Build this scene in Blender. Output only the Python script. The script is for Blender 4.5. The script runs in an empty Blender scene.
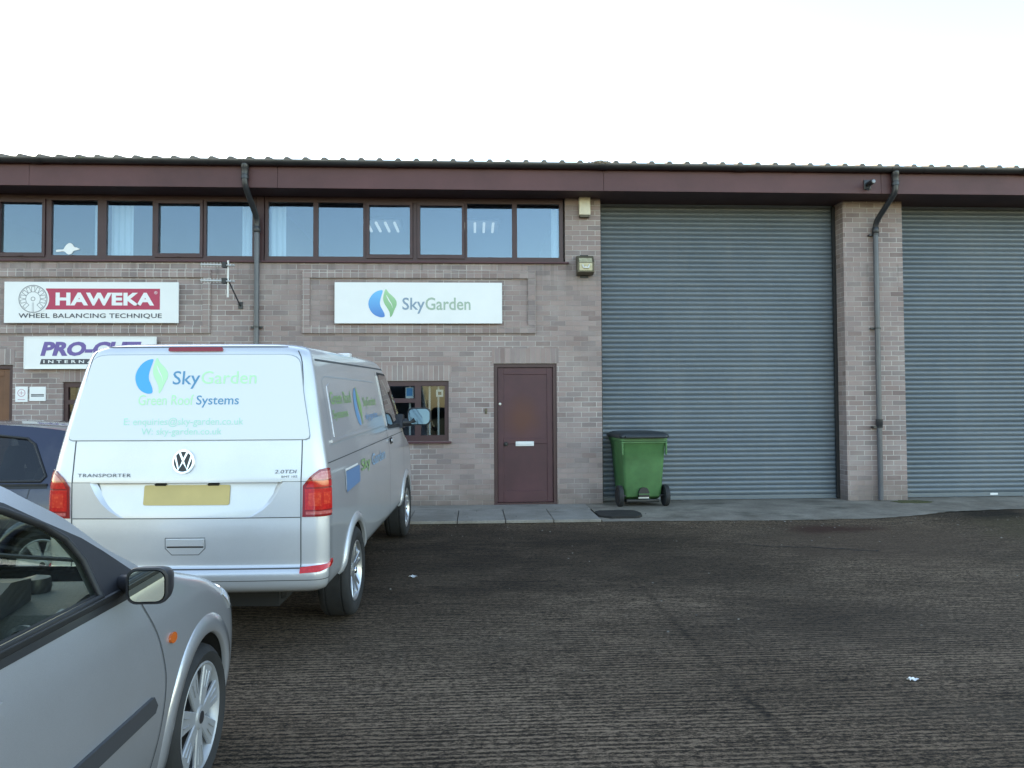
import bpy, bmesh, math, random
from mathutils import Vector, Matrix
from mathutils.geometry import tessellate_polygon
random.seed(7)
PI = math.pi
COL = bpy.context.scene.collection
rad = math.radians

# ------------------------------------------------------------------ mesh builder
class MB:
    """Collects vertices and faces; build() links them as ONE mesh object."""
    def __init__(self):
        self.v = []; self.f = []; self.m = []; self.uv = []; self.anyuv = False
    def vert(self, p):
        self.v.append((p[0], p[1], p[2])); return len(self.v) - 1
    def face(self, idx, m=0, uv=None):
        self.f.append(tuple(idx)); self.m.append(m); self.uv.append(uv)
        if uv: self.anyuv = True
        return self
    def poly(self, pts, m=0, uv=None):
        return self.face([self.vert(p) for p in pts], m, uv)
    def box(self, x0, x1, y0, y1, z0, z1, m=0, bev=0.0):
        if bev > 0:
            b = bmesh.new()
            bmesh.ops.create_cube(b, size=1.0)
            for v in b.verts:
                v.co = Vector((x0 + (v.co.x + .5) * (x1 - x0), y0 + (v.co.y + .5) * (y1 - y0), z0 + (v.co.z + .5) * (z1 - z0)))
            bmesh.ops.bevel(b, geom=b.edges[:], offset=bev, segments=2, affect='EDGES', profile=.5)
            self.add_bm(b, m); b.free(); return self
        p = [(x0,y0,z0),(x1,y0,z0),(x1,y1,z0),(x0,y1,z0),(x0,y0,z1),(x1,y0,z1),(x1,y1,z1),(x0,y1,z1)]
        i = [self.vert(q) for q in p]
        for q in ((0,3,2,1),(4,5,6,7),(0,1,5,4),(1,2,6,5),(2,3,7,6),(3,0,4,7)):
            self.face([i[k] for k in q], m)
        return self
    def add_bm(self, b, m=0, mat=None):
        b.verts.ensure_lookup_table(); b.verts.index_update()
        o = len(self.v)
        for v in b.verts:
            c = mat @ v.co if mat else v.co
            self.v.append((c.x, c.y, c.z))
        for f in b.faces:
            self.face([o + v.index for v in f.verts], m)
    def grid(self, rows, m=0, close_u=False, close_v=False, flip=False):
        """rows: list of rows of points"""
        n = len(rows); k = len(rows[0])
        ids = [[self.vert(p) for p in r] for r in rows]
        for i in range(n if close_v else n - 1):
            for j in range(k if close_u else k - 1):
                a, b, c, d = ids[i][j], ids[i][(j+1) % k], ids[(i+1) % n][(j+1) % k], ids[(i+1) % n][j]
                mm = m(i, j) if callable(m) else m
                self.face((d, c, b, a) if flip else (a, b, c, d), mm)
        return ids
    def tube(self, path, r, n=10, m=0, cap=True):
        path = [Vector(p) for p in path]
        rows = []
        prev = None
        for i, p in enumerate(path):
            t = (path[min(i+1, len(path)-1)] - path[max(i-1, 0)]).normalized()
            ref = prev if prev else (Vector((0,0,1)) if abs(t.z) < .9 else Vector((1,0,0)))
            a = (ref - t * ref.dot(t)).normalized(); prev = a
            b = t.cross(a)
            rr = r[i] if isinstance(r, (list, tuple)) else r
            rows.append([p + a * rr * math.cos(2*PI*k/n) + b * rr * math.sin(2*PI*k/n) for k in range(n)])
        ids = self.grid(rows, m, close_u=True)
        if cap:
            self.face(ids[0][::-1], m); self.face(ids[-1], m)
        return self
    def lathe(self, prof, axis, center, n=48, m=0):
        """prof: list of (radius, along axis); axis 'x','y','z'"""
        rows = []
        for r, h in prof:
            row = []
            for k in range(n):
                a = 2*PI*k/n; c, s = r*math.cos(a), r*math.sin(a)
                p = {'x': (h, c, s), 'y': (s, h, c), 'z': (c, s, h)}[axis]
                row.append((center[0]+p[0], center[1]+p[1], center[2]+p[2]))
            rows.append(row)
        self.grid(rows, m, close_u=True)
        return self
    def prism(self, pts, d0, d1, axis='y', m=0):
        """2-D outline (counter-clockwise) pushed along an axis; 'y': pts are (x,z); 'x': (y,z); 'z': (x,y)"""
        def P(p, d):
            return {'y': (p[0], d, p[1]), 'x': (d, p[0], p[1]), 'z': (p[0], p[1], d)}[axis]
        n = len(pts)
        a = [self.vert(P(p, d0)) for p in pts]; b = [self.vert(P(p, d1)) for p in pts]
        tri = tessellate_polygon([[Vector((p[0], p[1], 0)) for p in pts]])
        for t in tri:
            self.face([a[i] for i in t], m); self.face([b[i] for i in t][::-1], m)
        for i in range(n):
            j = (i+1) % n
            self.face((a[i], a[j], b[j], b[i]), m)
        return self
    def build(self, name, mats, parent=None, smooth=None, kind=None, recalc=True):
        me = bpy.data.meshes.new(name)
        me.from_pydata(self.v, [], self.f)
        if not isinstance(mats, (list, tuple)): mats = [mats]
        for q in mats: me.materials.append(q)
        me.polygons.foreach_set('material_index', self.m)
        if self.anyuv:
            uvl = me.uv_layers.new(name='UVMap')
            for p, uv in zip(me.polygons, self.uv):
                if uv:
                    for li, q in zip(p.loop_indices, uv): uvl.data[li].uv = q
        if recalc:
            b = bmesh.new(); b.from_mesh(me)
            bmesh.ops.recalc_face_normals(b, faces=b.faces); b.to_mesh(me); b.free()
        if smooth is not None:
            me.shade_smooth(); me.set_sharp_from_angle(angle=rad(smooth))
        me.update()
        o = bpy.data.objects.new(name, me); COL.objects.link(o)
        if parent: o.parent = parent
        if kind: o['kind'] = kind
        return o

def tag(o, label, cat, group=None):
    o['label'] = label; o['category'] = cat
    if group: o['group'] = group
    return o

def thing(name, label, cat, loc=(0,0,0), rot=(0,0,0), group=None):
    o = bpy.data.objects.new(name, None); COL.objects.link(o)
    o.empty_display_size = .2
    o.location = loc; o.rotation_euler = rot
    return tag(o, label, cat, group)

def copy_tree(o, parent=None):
    c = o.copy(); COL.objects.link(c)
    if parent: c.parent = parent
    for ch in list(o.children): copy_tree(ch, c)
    return c

def pl(table):
    """smooth monotone interpolation through (x, y) pairs"""
    xs = [a for a, b in table]; ys = [b for a, b in table]; n = len(xs)
    d = [(ys[i+1]-ys[i])/(xs[i+1]-xs[i]) for i in range(n-1)]
    t = [d[0]] + [0 if d[i-1]*d[i] <= 0 else 2*d[i-1]*d[i]/(d[i-1]+d[i]) for i in range(1, n-1)] + [d[-1]]
    def f(x):
        if x <= xs[0]: return ys[0]
        if x >= xs[-1]: return ys[-1]
        i = 0
        while x > xs[i+1]: i += 1
        h = xs[i+1]-xs[i]; s = (x-xs[i])/h
        return ((2*s**3-3*s**2+1)*ys[i] + (s**3-2*s**2+s)*h*t[i] + (-2*s**3+3*s**2)*ys[i+1] + (s**3-s**2)*h*t[i+1])
    return f

def cr(pts, n=6, closed=False):
    """Catmull-Rom through points of any dimension"""
    out = []; N = len(pts)
    rng = range(N if closed else N-1)
    for i in rng:
        g = (lambda k: pts[k % N]) if closed else (lambda k: pts[max(0, min(N-1, k))])
        p0, p1, p2, p3 = g(i-1), g(i), g(i+1), g(i+2)
        for k in range(n):
            t = k/n
            out.append(tuple(.5*((2*b)+(-a+c)*t+(2*a-5*b+4*c-d)*t*t+(-a+3*b-3*c+d)*t**3) for a, b, c, d in zip(p0, p1, p2, p3)))
    if not closed: out.append(tuple(pts[-1]))
    return out

# ------------------------------------------------------------------ text
def text_mesh(body, width, height=None, bold=0.0, shear=0.0, spacing=1.0):
    """Lettering as a flat mesh with its lower left corner at 0,0; returns (2-D verts, faces)"""
    cu = bpy.data.curves.new('lettering', 'FONT'); cu.body = body; cu.size = 1.0; cu.offset = bold
    cu.resolution_u = 3; cu.space_character = spacing
    ob = bpy.data.objects.new('lettering', cu); COL.objects.link(ob)
    dg = bpy.context.evaluated_depsgraph_get(); dg.update()
    me = bpy.data.meshes.new_from_object(ob.evaluated_get(dg))
    vs = [(v.co.x + shear*v.co.y, v.co.y) for v in me.vertices]; fs = [tuple(p.vertices) for p in me.polygons]
    bpy.data.objects.remove(ob); bpy.data.curves.remove(cu); bpy.data.meshes.remove(me)
    x0 = min(a for a, b in vs); x1 = max(a for a, b in vs); y0 = min(b for a, b in vs); y1 = max(b for a, b in vs)
    sx = width/(x1-x0); sy = height/(y1-y0) if height else sx
    return [((a-x0)*sx, (b-y0)*sy) for a, b in vs], fs

def put_text(mb, tm, x, z, y, m=0):
    """flat lettering facing -Y on a plane y"""
    vs, fs = tm; o = len(mb.v)
    for a, b in vs: mb.v.append((x+a, y, z+b))
    for f in fs: mb.face([o+i for i in f], m)

def patch(mb, surf, verts, faces, off=.002, thick=0.0, step=None, m=0):
    """maps 2-D faces onto a surface surf(u,v) -> (point, normal), as a sheet or a thin shell"""
    b = bmesh.new()
    vv = [b.verts.new((a, c, 0)) for a, c in verts]
    for f in faces:
        try: b.faces.new([vv[i] for i in f])
        except ValueError: pass
    if step:
        for ax in (0, 1):
            lo = min(p[ax] for p in verts); hi = max(p[ax] for p in verts)
            k = math.floor(lo/step)+1
            while k*step < hi - 1e-6:
                co = Vector((0,0,0)); co[ax] = k*step; no = Vector((0,0,0)); no[ax] = 1
                bmesh.ops.bisect_plane(b, geom=b.verts[:]+b.edges[:]+b.faces[:], dist=1e-6, plane_co=co, plane_no=no)
                k += 1
    bmesh.ops.recalc_face_normals(b, faces=b.faces)
    b.verts.index_update()
    o = len(mb.v); n = len(b.verts); base = []
    for v in b.verts:
        p, nn = surf(v.co.x, v.co.y); base.append((p, nn)); q = p + nn*off; mb.v.append(tuple(q))
    if thick:
        for p, nn in base: mb.v.append(tuple(p + nn*(off-thick)))
    for f in b.faces:
        mb.face([o+v.index for v in f.verts], m)
    if thick:
        for e in b.edges:
            if len(e.link_faces) == 1:
                a, c = e.verts[0].index, e.verts[1].index
                mb.face((o+a, o+c, o+n+c, o+n+a), m)
    b.free()

def patch_poly(mb, surf, poly, off=.002, thick=0.0, step=.05, m=0):
    patch(mb, surf, poly, [tuple(range(len(poly)))], off, thick, step, m)

def ribbon(path, w):
    """2-D strip of width w along a 2-D path -> (verts, faces)"""
    vs = []; fs = []
    for i, p in enumerate(path):
        a = Vector(path[max(i-1, 0)][:2]); c = Vector(path[min(i+1, len(path)-1)][:2])
        t = (c-a).normalized(); nx, ny = -t.y, t.x
        vs += [(p[0]+nx*w/2, p[1]+ny*w/2), (p[0]-nx*w/2, p[1]-ny*w/2)]
    for i in range(len(path)-1): fs.append((2*i, 2*i+1, 2*i+3, 2*i+2))
    return vs, fs

def rrect(x0, x1, y0, y1, r, n=5):
    out = []
    for cx, cy, a0 in ((x1-r, y1-r, 0), (x0+r, y1-r, 90), (x0+r, y0+r, 180), (x1-r, y0+r, 270)):
        for k in range(n+1):
            a = rad(a0+90*k/n); out.append((cx+r*math.cos(a), cy+r*math.sin(a)))
    return out

# ------------------------------------------------------------------ materials
def new_mat(name):
    m = bpy.data.materials.new(name); m.use_nodes = True
    nt = m.node_tree; b = nt.nodes['Principled BSDF']
    return m, nt, b
def N(nt, kind, **kw):
    n = nt.nodes.new(kind)
    for k, v in kw.items():
        if k.startswith('i_'): n.inputs[k[2:].replace('_', ' ')].default_value = v
        else: setattr(n, k, v)
    return n
def L(nt, a, b): nt.links.new(a, b)
def ramp(nt, fac, stops):
    r = nt.nodes.new('ShaderNodeValToRGB'); e = r.color_ramp.elements
    while len(e) < len(stops): e.new(.5)
    for q, (p, c) in zip(e, stops):
        q.position = p; q.color = (c, c, c, 1) if not hasattr(c, '__len__') else (*c, 1)
    L(nt, fac, r.inputs[0]); return r.outputs[0]
def math_node(nt, op, a, b=None, c=None):
    n = nt.nodes.new('ShaderNodeMath'); n.operation = op
    for i, q in enumerate((a, b, c)):
        if q is None: continue
        if isinstance(q, (int, float)): n.inputs[i].default_value = q
        else: L(nt, q, n.inputs[i])
    return n.outputs[0]
def mixc(nt, fac, a, b, mode='MIX'):
    n = nt.nodes.new('ShaderNodeMix'); n.data_type = 'RGBA'; n.blend_type = mode
    for k, q in ((0, fac), (6, a), (7, b)):
        if isinstance(q, (int, float)): n.inputs[k].default_value = q
        elif isinstance(q, tuple): n.inputs[k].default_value = (*q, 1) if len(q) == 3 else q
        else: L(nt, q, n.inputs[k])
    return n.outputs[2]
def noise(nt, vec, scale, detail=4, rough=.55, dist=0.0):
    n = N(nt, 'ShaderNodeTexNoise'); n.inputs['Scale'].default_value = scale; n.inputs['Detail'].default_value = detail
    n.inputs['Roughness'].default_value = rough; n.inputs['Distortion'].default_value = dist
    if vec is not None: L(nt, vec, n.inputs['Vector'])
    return n.outputs['Fac']
def mapping(nt, vec, scale=(1,1,1), loc=(0,0,0)):
    n = N(nt, 'ShaderNodeMapping'); n.inputs['Scale'].default_value = scale; n.inputs['Location'].default_value = loc
    L(nt, vec, n.inputs['Vector']); return n.outputs[0]

def mat(name, col, rough=.5, metal=0.0, var=.0, vscale=6.0, bump=0.0, bscale=60.0, coat=0.0, spec=.5, rvar=0.0, coat_rough=.04):
    m, nt, b = new_mat(name)
    b.inputs['Roughness'].default_value = rough; b.inputs['Metallic'].default_value = metal
    b.inputs['Specular IOR Level'].default_value = spec
    b.inputs['Base Color'].default_value = (*col, 1)
    if coat:
        b.inputs['Coat Weight'].default_value = coat; b.inputs['Coat Roughness'].default_value = coat_rough
    oc = N(nt, 'ShaderNodeTexCoord').outputs['Object']
    if var or rvar:
        f = noise(nt, oc, vscale, 5, .6)
        if var:
            L(nt, mixc(nt, ramp(nt, f, [(.3, 0.0), (.7, 1.0)]), tuple(c*(1-var) for c in col), tuple(min(1, c*(1+var)) for c in col)), b.inputs['Base Color'])
        if rvar:
            L(nt, math_node(nt, 'ADD', rough-rvar/2, math_node(nt, 'MULTIPLY', f, rvar)), b.inputs['Roughness'])
    if bump:
        bp = N(nt, 'ShaderNodeBump'); bp.inputs['Strength'].default_value = bump; bp.inputs['Distance'].default_value = .01
        L(nt, noise(nt, oc, bscale, 4), bp.inputs['Height']); L(nt, bp.outputs[0], b.inputs['Normal'])
    return m

def glass_mat(name, tint, boost=1.5, rough=0.0, base=0.0, refl=(1, 1, 1)):
    """thin pane: see-through with a Fresnel reflection from both faces"""
    m, nt, b = new_mat(name); nt.nodes.remove(b)
    out = nt.nodes['Material Output']
    tr = N(nt, 'ShaderNodeBsdfTransparent'); tr.inputs[0].default_value = (*tint, 1)
    gl = N(nt, 'ShaderNodeBsdfGlossy'); gl.inputs['Roughness'].default_value = rough
    gl.inputs[0].default_value = (*refl, 1)
    ge = N(nt, 'ShaderNodeNewGeometry'); dt = N(nt, 'ShaderNodeVectorMath', operation='DOT_PRODUCT')
    L(nt, ge.outputs['Incoming'], dt.inputs[0]); L(nt, ge.outputs['Normal'], dt.inputs[1])
    c1 = math_node(nt, 'SUBTRACT', 1.0, math_node(nt, 'ABSOLUTE', dt.outputs['Value']))
    sch = math_node(nt, 'ADD', .04, math_node(nt, 'MULTIPLY', math_node(nt, 'POWER', c1, 5.0), .96))
    f = math_node(nt, 'MINIMUM', math_node(nt, 'ADD', math_node(nt, 'MULTIPLY', sch, boost), base), 1.0)
    mx = N(nt, 'ShaderNodeMixShader'); L(nt, f, mx.inputs[0]); L(nt, tr.outputs[0], mx.inputs[1]); L(nt, gl.outputs[0], mx.inputs[2])
    L(nt, mx.outputs[0], out.inputs[0]); return m

def brick_mat(name, w, h, mortar=.010, offset=.5, grime=1):
    m, nt, b = new_mat(name)
    uv = N(nt, 'ShaderNodeTexCoord').outputs['UV']
    # slightly wandering joints
    wob = N(nt, 'ShaderNodeTexNoise'); wob.inputs['Scale'].default_value = 9; L(nt, uv, wob.inputs['Vector'])
    off = N(nt, 'ShaderNodeVectorMath', operation='SCALE'); off.inputs['Scale'].default_value = .006
    sub = N(nt, 'ShaderNodeVectorMath', operation='SUBTRACT'); sub.inputs[1].default_value = (.5, .5, .5)
    L(nt, wob.outputs['Color'], sub.inputs[0]); L(nt, sub.outputs[0], off.inputs[0])
    add = N(nt, 'ShaderNodeVectorMath', operation='ADD'); L(nt, uv, add.inputs[0]); L(nt, off.outputs[0], add.inputs[1])
    def bt(c1, c2, mo, seed=0):
        t = N(nt, 'ShaderNodeTexBrick'); t.offset = offset; t.squash = 1.0
        t.inputs['Scale'].default_value = 1.0; t.inputs['Brick Width'].default_value = w; t.inputs['Row Height'].default_value = h
        t.inputs['Mortar Size'].default_value = mortar/2; t.inputs['Mortar Smooth'].default_value = .3
        t.inputs['Bias'].default_value = seed
        t.inputs['Color1'].default_value = (*c1, 1); t.inputs['Color2'].default_value = (*c2, 1); t.inputs['Mortar'].default_value = (*mo, 1)
        L(nt, add.outputs[0], t.inputs['Vector']); return t
    t = bt((0, 0, 0), (1, 1, 1), (.5, .5, .5))
    big = noise(nt, uv, .55, 3, .5); mid = noise(nt, uv, 2.2, 5, .6); fine = noise(nt, uv, 70, 4, .6); streak = noise(nt, mapping(nt, uv, (2.5, .5, 1)), 1.0, 4, .6)
    # per-brick tone drives a ramp of the fired colours
    tone = N(nt, 'ShaderNodeValToRGB'); e = tone.color_ramp.elements
    cols = [(0, (0.232, 0.167, 0.157)), (0.15, (0.337, 0.247, 0.227)), (0.38, (0.375, 0.282, 0.26)), (0.55, (0.309, 0.237, 0.227)), (0.72, (0.386, 0.293, 0.273)), (0.88, (0.249, 0.197, 0.19)), (1, (0.295, 0.234, 0.223))]
    while len(e) < len(cols): e.new(.5)
    for q, (p, c) in zip(e, cols): q.position = p; q.color = (*c, 1)
    L(nt, t.outputs['Color'], tone.inputs[0])
    brickc = mixc(nt, math_node(nt, 'MULTIPLY', ramp(nt, fine, [(.25, 0.0), (.75, 1.0)]), .30), tone.outputs[0], (.20, .165, .15))
    brickc = mixc(nt, math_node(nt, 'MULTIPLY', ramp(nt, mid, [(.45, 0.0), (.7, 1.0)]), .35), brickc, (.45, .385, .355))
    mort = mixc(nt, ramp(nt, big, [(.42, 0.0), (.6, 1.0)]), (.36, .305, .275), (.62, .575, .53))
    col = mixc(nt, t.outputs['Fac'], brickc, mort)
    col = mixc(nt, math_node(nt, 'MULTIPLY', ramp(nt, streak, [(.5, 0.0), (.8, 1.0)]), .22), col, (.24, .205, .19))
    # splash grime along the foot of the wall
    sz = N(nt, 'ShaderNodeSeparateXYZ'); L(nt, uv, sz.inputs[0])
    gr = ramp(nt, math_node(nt, 'ADD', sz.outputs[1] if grime else 9.0, math_node(nt, 'MULTIPLY', math_node(nt, 'SUBTRACT', mid, .5), .7)), [(.02, .55), (.34, 0.0)])
    col = mixc(nt, gr, col, (.16, .135, .115))
    # run-off streaks under the window sills
    run = noise(nt, mapping(nt, uv, (9, .35, 1)), 1.0, 4, .6)
    if grime:
        zone = ramp(nt, math_node(nt, 'MULTIPLY', sz.outputs[1], .2), [(.60, 0.0), (.708, 1.0), (.712, 1.0), (.716, 0.0)])
        col = mixc(nt, math_node(nt, 'MULTIPLY', zone, ramp(nt, run, [(.5, 0.0), (.68, .55)])), col, (.13, .11, .10))
    L(nt, col, b.inputs['Base Color']); b.inputs['Roughness'].default_value = .9
    b.inputs['Specular IOR Level'].default_value = .25
    bp = N(nt, 'ShaderNodeBump'); bp.inputs['Strength'].default_value = .8; bp.inputs['Distance'].default_value = .006
    hgt = math_node(nt, 'ADD', math_node(nt, 'MULTIPLY', t.outputs['Fac'], -1.0), math_node(nt, 'MULTIPLY', fine, .35))
    L(nt, hgt, bp.inputs['Height']); L(nt, bp.outputs[0], b.inputs['Normal'])
    return m

def paint_mat(name, col, metal=.8, rough=.33, coat=1.0, flake=.12):
    m, nt, b = new_mat(name)
    b.inputs['Metallic'].default_value = metal; b.inputs['Roughness'].default_value = rough
    b.inputs['Coat Weight'].default_value = coat; b.inputs['Coat Roughness'].default_value = .05
    oc = N(nt, 'ShaderNodeTexCoord').outputs['Object']
    f = noise(nt, oc, 900, 2); d = noise(nt, oc, 1.7, 5, .65)
    c = mixc(nt, ramp(nt, f, [(.3, 0.0), (.7, 1.0)]), tuple(q*(1-flake) for q in col), tuple(min(1, q*(1+flake)) for q in col))
    c = mixc(nt, math_node(nt, 'MULTIPLY', ramp(nt, d, [(.45, 0.0), (.75, 1.0)]), .12), c, (.30, .28, .25))   # road film
    L(nt, c, b.inputs['Base Color'])
    L(nt, math_node(nt, 'ADD', .02, math_node(nt, 'MULTIPLY', d, .12)), b.inputs['Coat Roughness'])
    return m
# ================================================================== materials of the place
M = {}
M['brick'] = brick_mat('brick_stretcher', .225, .075)
M['soldier'] = brick_mat('brick_soldier', .075, .225, offset=0.0, grime=0)
M['header'] = brick_mat('brick_header', .1125, .075, offset=0.0, grime=0)
M['maroon'] = mat('maroon_stain', (.085, .030, .036), .55, var=.18, vscale=3, bump=.15, bscale=30)
M['maroon_frame'] = mat('maroon_frame_paint', (.054, .021, .023), .45, var=.12, vscale=5)
M['maroon_door'] = mat('maroon_door_paint', (.060, .020, .028), .5, var=.15, vscale=2.5, bump=.08, bscale=40)
M['fascia'] = mat('fascia_paint', (.098, .038, .038), .6, var=.2, vscale=1.2, bump=.1, bscale=20)
M['soffit'] = mat('soffit_board', (.07, .036, .036), .75, var=.2, vscale=2)
M['gutter'] = mat('black_gutter_plastic', (.022, .021, .022), .4, var=.3, vscale=4)
M['pipe'] = mat('grey_pipe_plastic', (.095, .098, .11), .32, var=.15, vscale=3)
M['pipe_dark'] = mat('dark_pipe_plastic', (.030, .031, .035), .35)
M['white'] = mat('white_board', (.80, .80, .79), .35, var=.03, vscale=2)
M['white_trim'] = mat('white_trim', (.72, .72, .71), .4)
M['cream'] = mat('cream_plastic', (.74, .67, .52), .45, var=.06, vscale=10)
M['bronze'] = mat('bronze_casing', (.10, .085, .055), .45, metal=.3, var=.2, vscale=9)
M['black'] = mat('black_plastic', (.018, .018, .019), .45, var=.2, vscale=8)
M['dark'] = mat('dark_interior', (.035, .033, .032), .9)
M['room'] = mat('room_wall', (.30, .31, .32), .9)
M['room_dark'] = mat('room_dark', (.10, .10, .105), .9)
M['glass'] = glass_mat('window_glass', (.80, .86, .90), 2.7, 0.0, .0, (.70, .86, 1.0))  # blue of the sky is put into the reflection colour
M['glass_low'] = glass_mat('office_glass', (.72, .76, .77), .6)
M['curtain'] = mat('pale_blind', (.72, .78, .78), .9)
M['steel'] = mat('galvanised_steel', (.42, .43, .44), .4, metal=.9, var=.15, vscale=7)
M['aerial'] = mat('aerial_aluminium', (.55, .54, .53), .4, metal=.4)
M['roof'] = None

def roof_mat():
    m, nt, b = new_mat('roof_sheet')
    oc = N(nt, 'ShaderNodeTexCoord').outputs['Object']
    f = noise(nt, oc, 3.0, 6, .65); g = noise(nt, oc, 22, 4, .6)
    c = mixc(nt, ramp(nt, f, [(.35, 0.0), (.7, 1.0)]), (.15, .13, .115), (.24, .21, .18))
    c = mixc(nt, ramp(nt, g, [(.58, 0.0), (.72, 1.0)]), c, (.13, .13, .055))
    L(nt, c, b.inputs['Base Color']); b.inputs['Roughness'].default_value = .85
    return m
M['roof'] = roof_mat()

def shutter_mat():
    m, nt, b = new_mat('shutter_steel')
    oc = N(nt, 'ShaderNodeTexCoord').outputs['Object']
    st = noise(nt, mapping(nt, oc, (6, 1, .5)), 1.0, 5, .6); f = noise(nt, oc, 1.1, 4, .55); sl = noise(nt, mapping(nt, oc, (.4, 0, 14)), 1.0, 2, .5)
    c = mixc(nt, ramp(nt, f, [(.3, 0.0), (.7, 1.0)]), (.126, .150, .170), (.158, .181, .199))
    c = mixc(nt, math_node(nt, 'MULTIPLY', ramp(nt, st, [(.5, 0.0), (.8, 1.0)]), .35), c, (.20, .205, .205))
    c = mixc(nt, math_node(nt, 'MULTIPLY', ramp(nt, sl, [(.4, 0.0), (.65, 1.0)]), .28), c, (.085, .11, .135))
    L(nt, c, b.inputs['Base Color']); b.inputs['Metallic'].default_value = .15
    L(nt, math_node(nt, 'ADD', .32, math_node(nt, 'MULTIPLY', f, .2)), b.inputs['Roughness'])
    return m
M['shutter'] = shutter_mat()

def yard_mat():
    m, nt, b = new_mat('tamped_concrete')
    oc = N(nt, 'ShaderNodeTexCoord').outputs['Object']
    sx = N(nt, 'ShaderNodeSeparateXYZ'); L(nt, oc, sx.inputs[0])
    X, Y = sx.outputs[0], sx.outputs[1]
    warp = noise(nt, mapping(nt, oc, (.30, 1.6, 1)), 1.0, 3, .5)
    warp2 = noise(nt, mapping(nt, oc, (2.2, 13.0, 1)), 1.0, 3, .6)
    ph = math_node(nt, 'ADD', math_node(nt, 'MULTIPLY', Y, 2*PI/.043), math_node(nt, 'ADD', math_node(nt, 'MULTIPLY', warp, 9.0), math_node(nt, 'MULTIPLY', warp2, 4.0)))
    wave = math_node(nt, 'ADD', math_node(nt, 'MULTIPLY', math_node(nt, 'SINE', ph), .5), .5)
    streak = noise(nt, mapping(nt, oc, (2.6, 58, 1)), 1.0, 4, .7)
    frag = noise(nt, mapping(nt, oc, (26, 60, 1)), 1.0, 4, .75)
    crumbs = noise(nt, oc, 85, 4, .75)
    worn = noise(nt, mapping(nt, oc, (.55, .8, 1), (3.1, 1.7, 0)), 1.0, 4, .6)
    wornf = ramp(nt, worn, [(.34, .35), (.62, 1.0)])
    cen = lambda q, k: math_node(nt, 'MULTIPLY', math_node(nt, 'SUBTRACT', q, .5), k)
    h = math_node(nt, 'ADD', math_node(nt, 'MULTIPLY', cen(wave, .44), wornf), cen(streak, 1.7))
    h = math_node(nt, 'ADD', h, math_node(nt, 'ADD', cen(crumbs, 1.5), cen(frag, 2.5)))
    h = math_node(nt, 'ADD', h, .5)
    # colour: groove shade is painted in along with damp dirt, ridges left pale
    hc = ramp(nt, h, [(.20, 0.0), (.52, .38), (.84, 1.0)])
    big = noise(nt, mapping(nt, oc, (.33, .45, 1)), 1.0, 5, .6)
    damp = ramp(nt, big, [(.38, 0.0), (.62, 1.0)])
    c_lo = mixc(nt, damp, (.019, .0130, .0088), (.033, .0232, .0158))
    c_hi = mixc(nt, damp, (.176, .123, .082), (.312, .222, .153))
    c = mixc(nt, hc, c_lo, c_hi)
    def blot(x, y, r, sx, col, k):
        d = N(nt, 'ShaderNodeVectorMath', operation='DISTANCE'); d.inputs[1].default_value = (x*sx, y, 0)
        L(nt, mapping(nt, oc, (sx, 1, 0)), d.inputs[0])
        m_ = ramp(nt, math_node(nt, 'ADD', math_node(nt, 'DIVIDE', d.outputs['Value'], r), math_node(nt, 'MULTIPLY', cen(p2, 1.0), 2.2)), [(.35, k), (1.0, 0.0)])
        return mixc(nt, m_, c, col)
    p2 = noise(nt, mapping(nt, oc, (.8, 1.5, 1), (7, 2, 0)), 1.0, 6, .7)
    c = blot(4.6, 8.2, 1.3, .6, (.115, .078, .055), .55)
    c = blot(7.6, 8.4, 1.2, .6, (.105, .088, .045), .5)
    c = blot(6.8, 9.8, .55, .45, (.020, .016, .013), .8)
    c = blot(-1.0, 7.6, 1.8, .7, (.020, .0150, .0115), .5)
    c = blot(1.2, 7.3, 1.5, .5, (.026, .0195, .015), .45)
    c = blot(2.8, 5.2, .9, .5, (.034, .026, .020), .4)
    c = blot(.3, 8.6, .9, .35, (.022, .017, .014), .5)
    c = blot(4.3, 8.85, .28, .35, (.055, .022, .018), .7)
    c = mixc(nt, math_node(nt, 'MULTIPLY', ramp(nt, p2, [(.52, 0.0), (.74, 1.0)]), .35), c, (.10, .078, .058))
    spk = noise(nt, oc, 120, 2, .5)
    c = mixc(nt, ramp(nt, spk, [(.70, 0.0), (.75, .6)]), c, (.20, .175, .15))
    # construction joint running to the building
    jw = noise(nt, mapping(nt, oc, (0, 2.5, 0)), 1.0, 4, .6); jb = noise(nt, mapping(nt, oc, (3, 1.5, 0)), 1.0, 5, .7)
    jd = math_node(nt, 'ABSOLUTE', math_node(nt, 'SUBTRACT', math_node(nt, 'SUBTRACT', X, 1.46), math_node(nt, 'MULTIPLY', math_node(nt, 'SUBTRACT', jw, .5), .12)))
    jm = ramp(nt, math_node(nt, 'ADD', jd, cen(frag, .03)), [(.004, .8), (.040, 0.0)])
    jm = math_node(nt, 'MULTIPLY', jm, math_node(nt, 'MULTIPLY', ramp(nt, jb, [(.35, .25), (.6, 1.0)]), ramp(nt, math_node(nt, 'MULTIPLY', Y, .1), [(.30, .55), (.40, .9), (.58, .7), (.66, .15)])))
    c = mixc(nt, jm, c, (.014, .011, .009))
    L(nt, c, b.inputs['Base Color'])
    rg = ramp(nt, math_node(nt, 'ADD', math_node(nt, 'MULTIPLY', big, .7), math_node(nt, 'MULTIPLY', crumbs, .3)), [(.35, .60), (.6, .85)])
    L(nt, rg, b.inputs['Roughness']); b.inputs['Specular IOR Level'].default_value = .12
    bp = N(nt, 'ShaderNodeBump'); bp.inputs['Strength'].default_value = .75; bp.inputs['Distance'].default_value = .012
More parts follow.
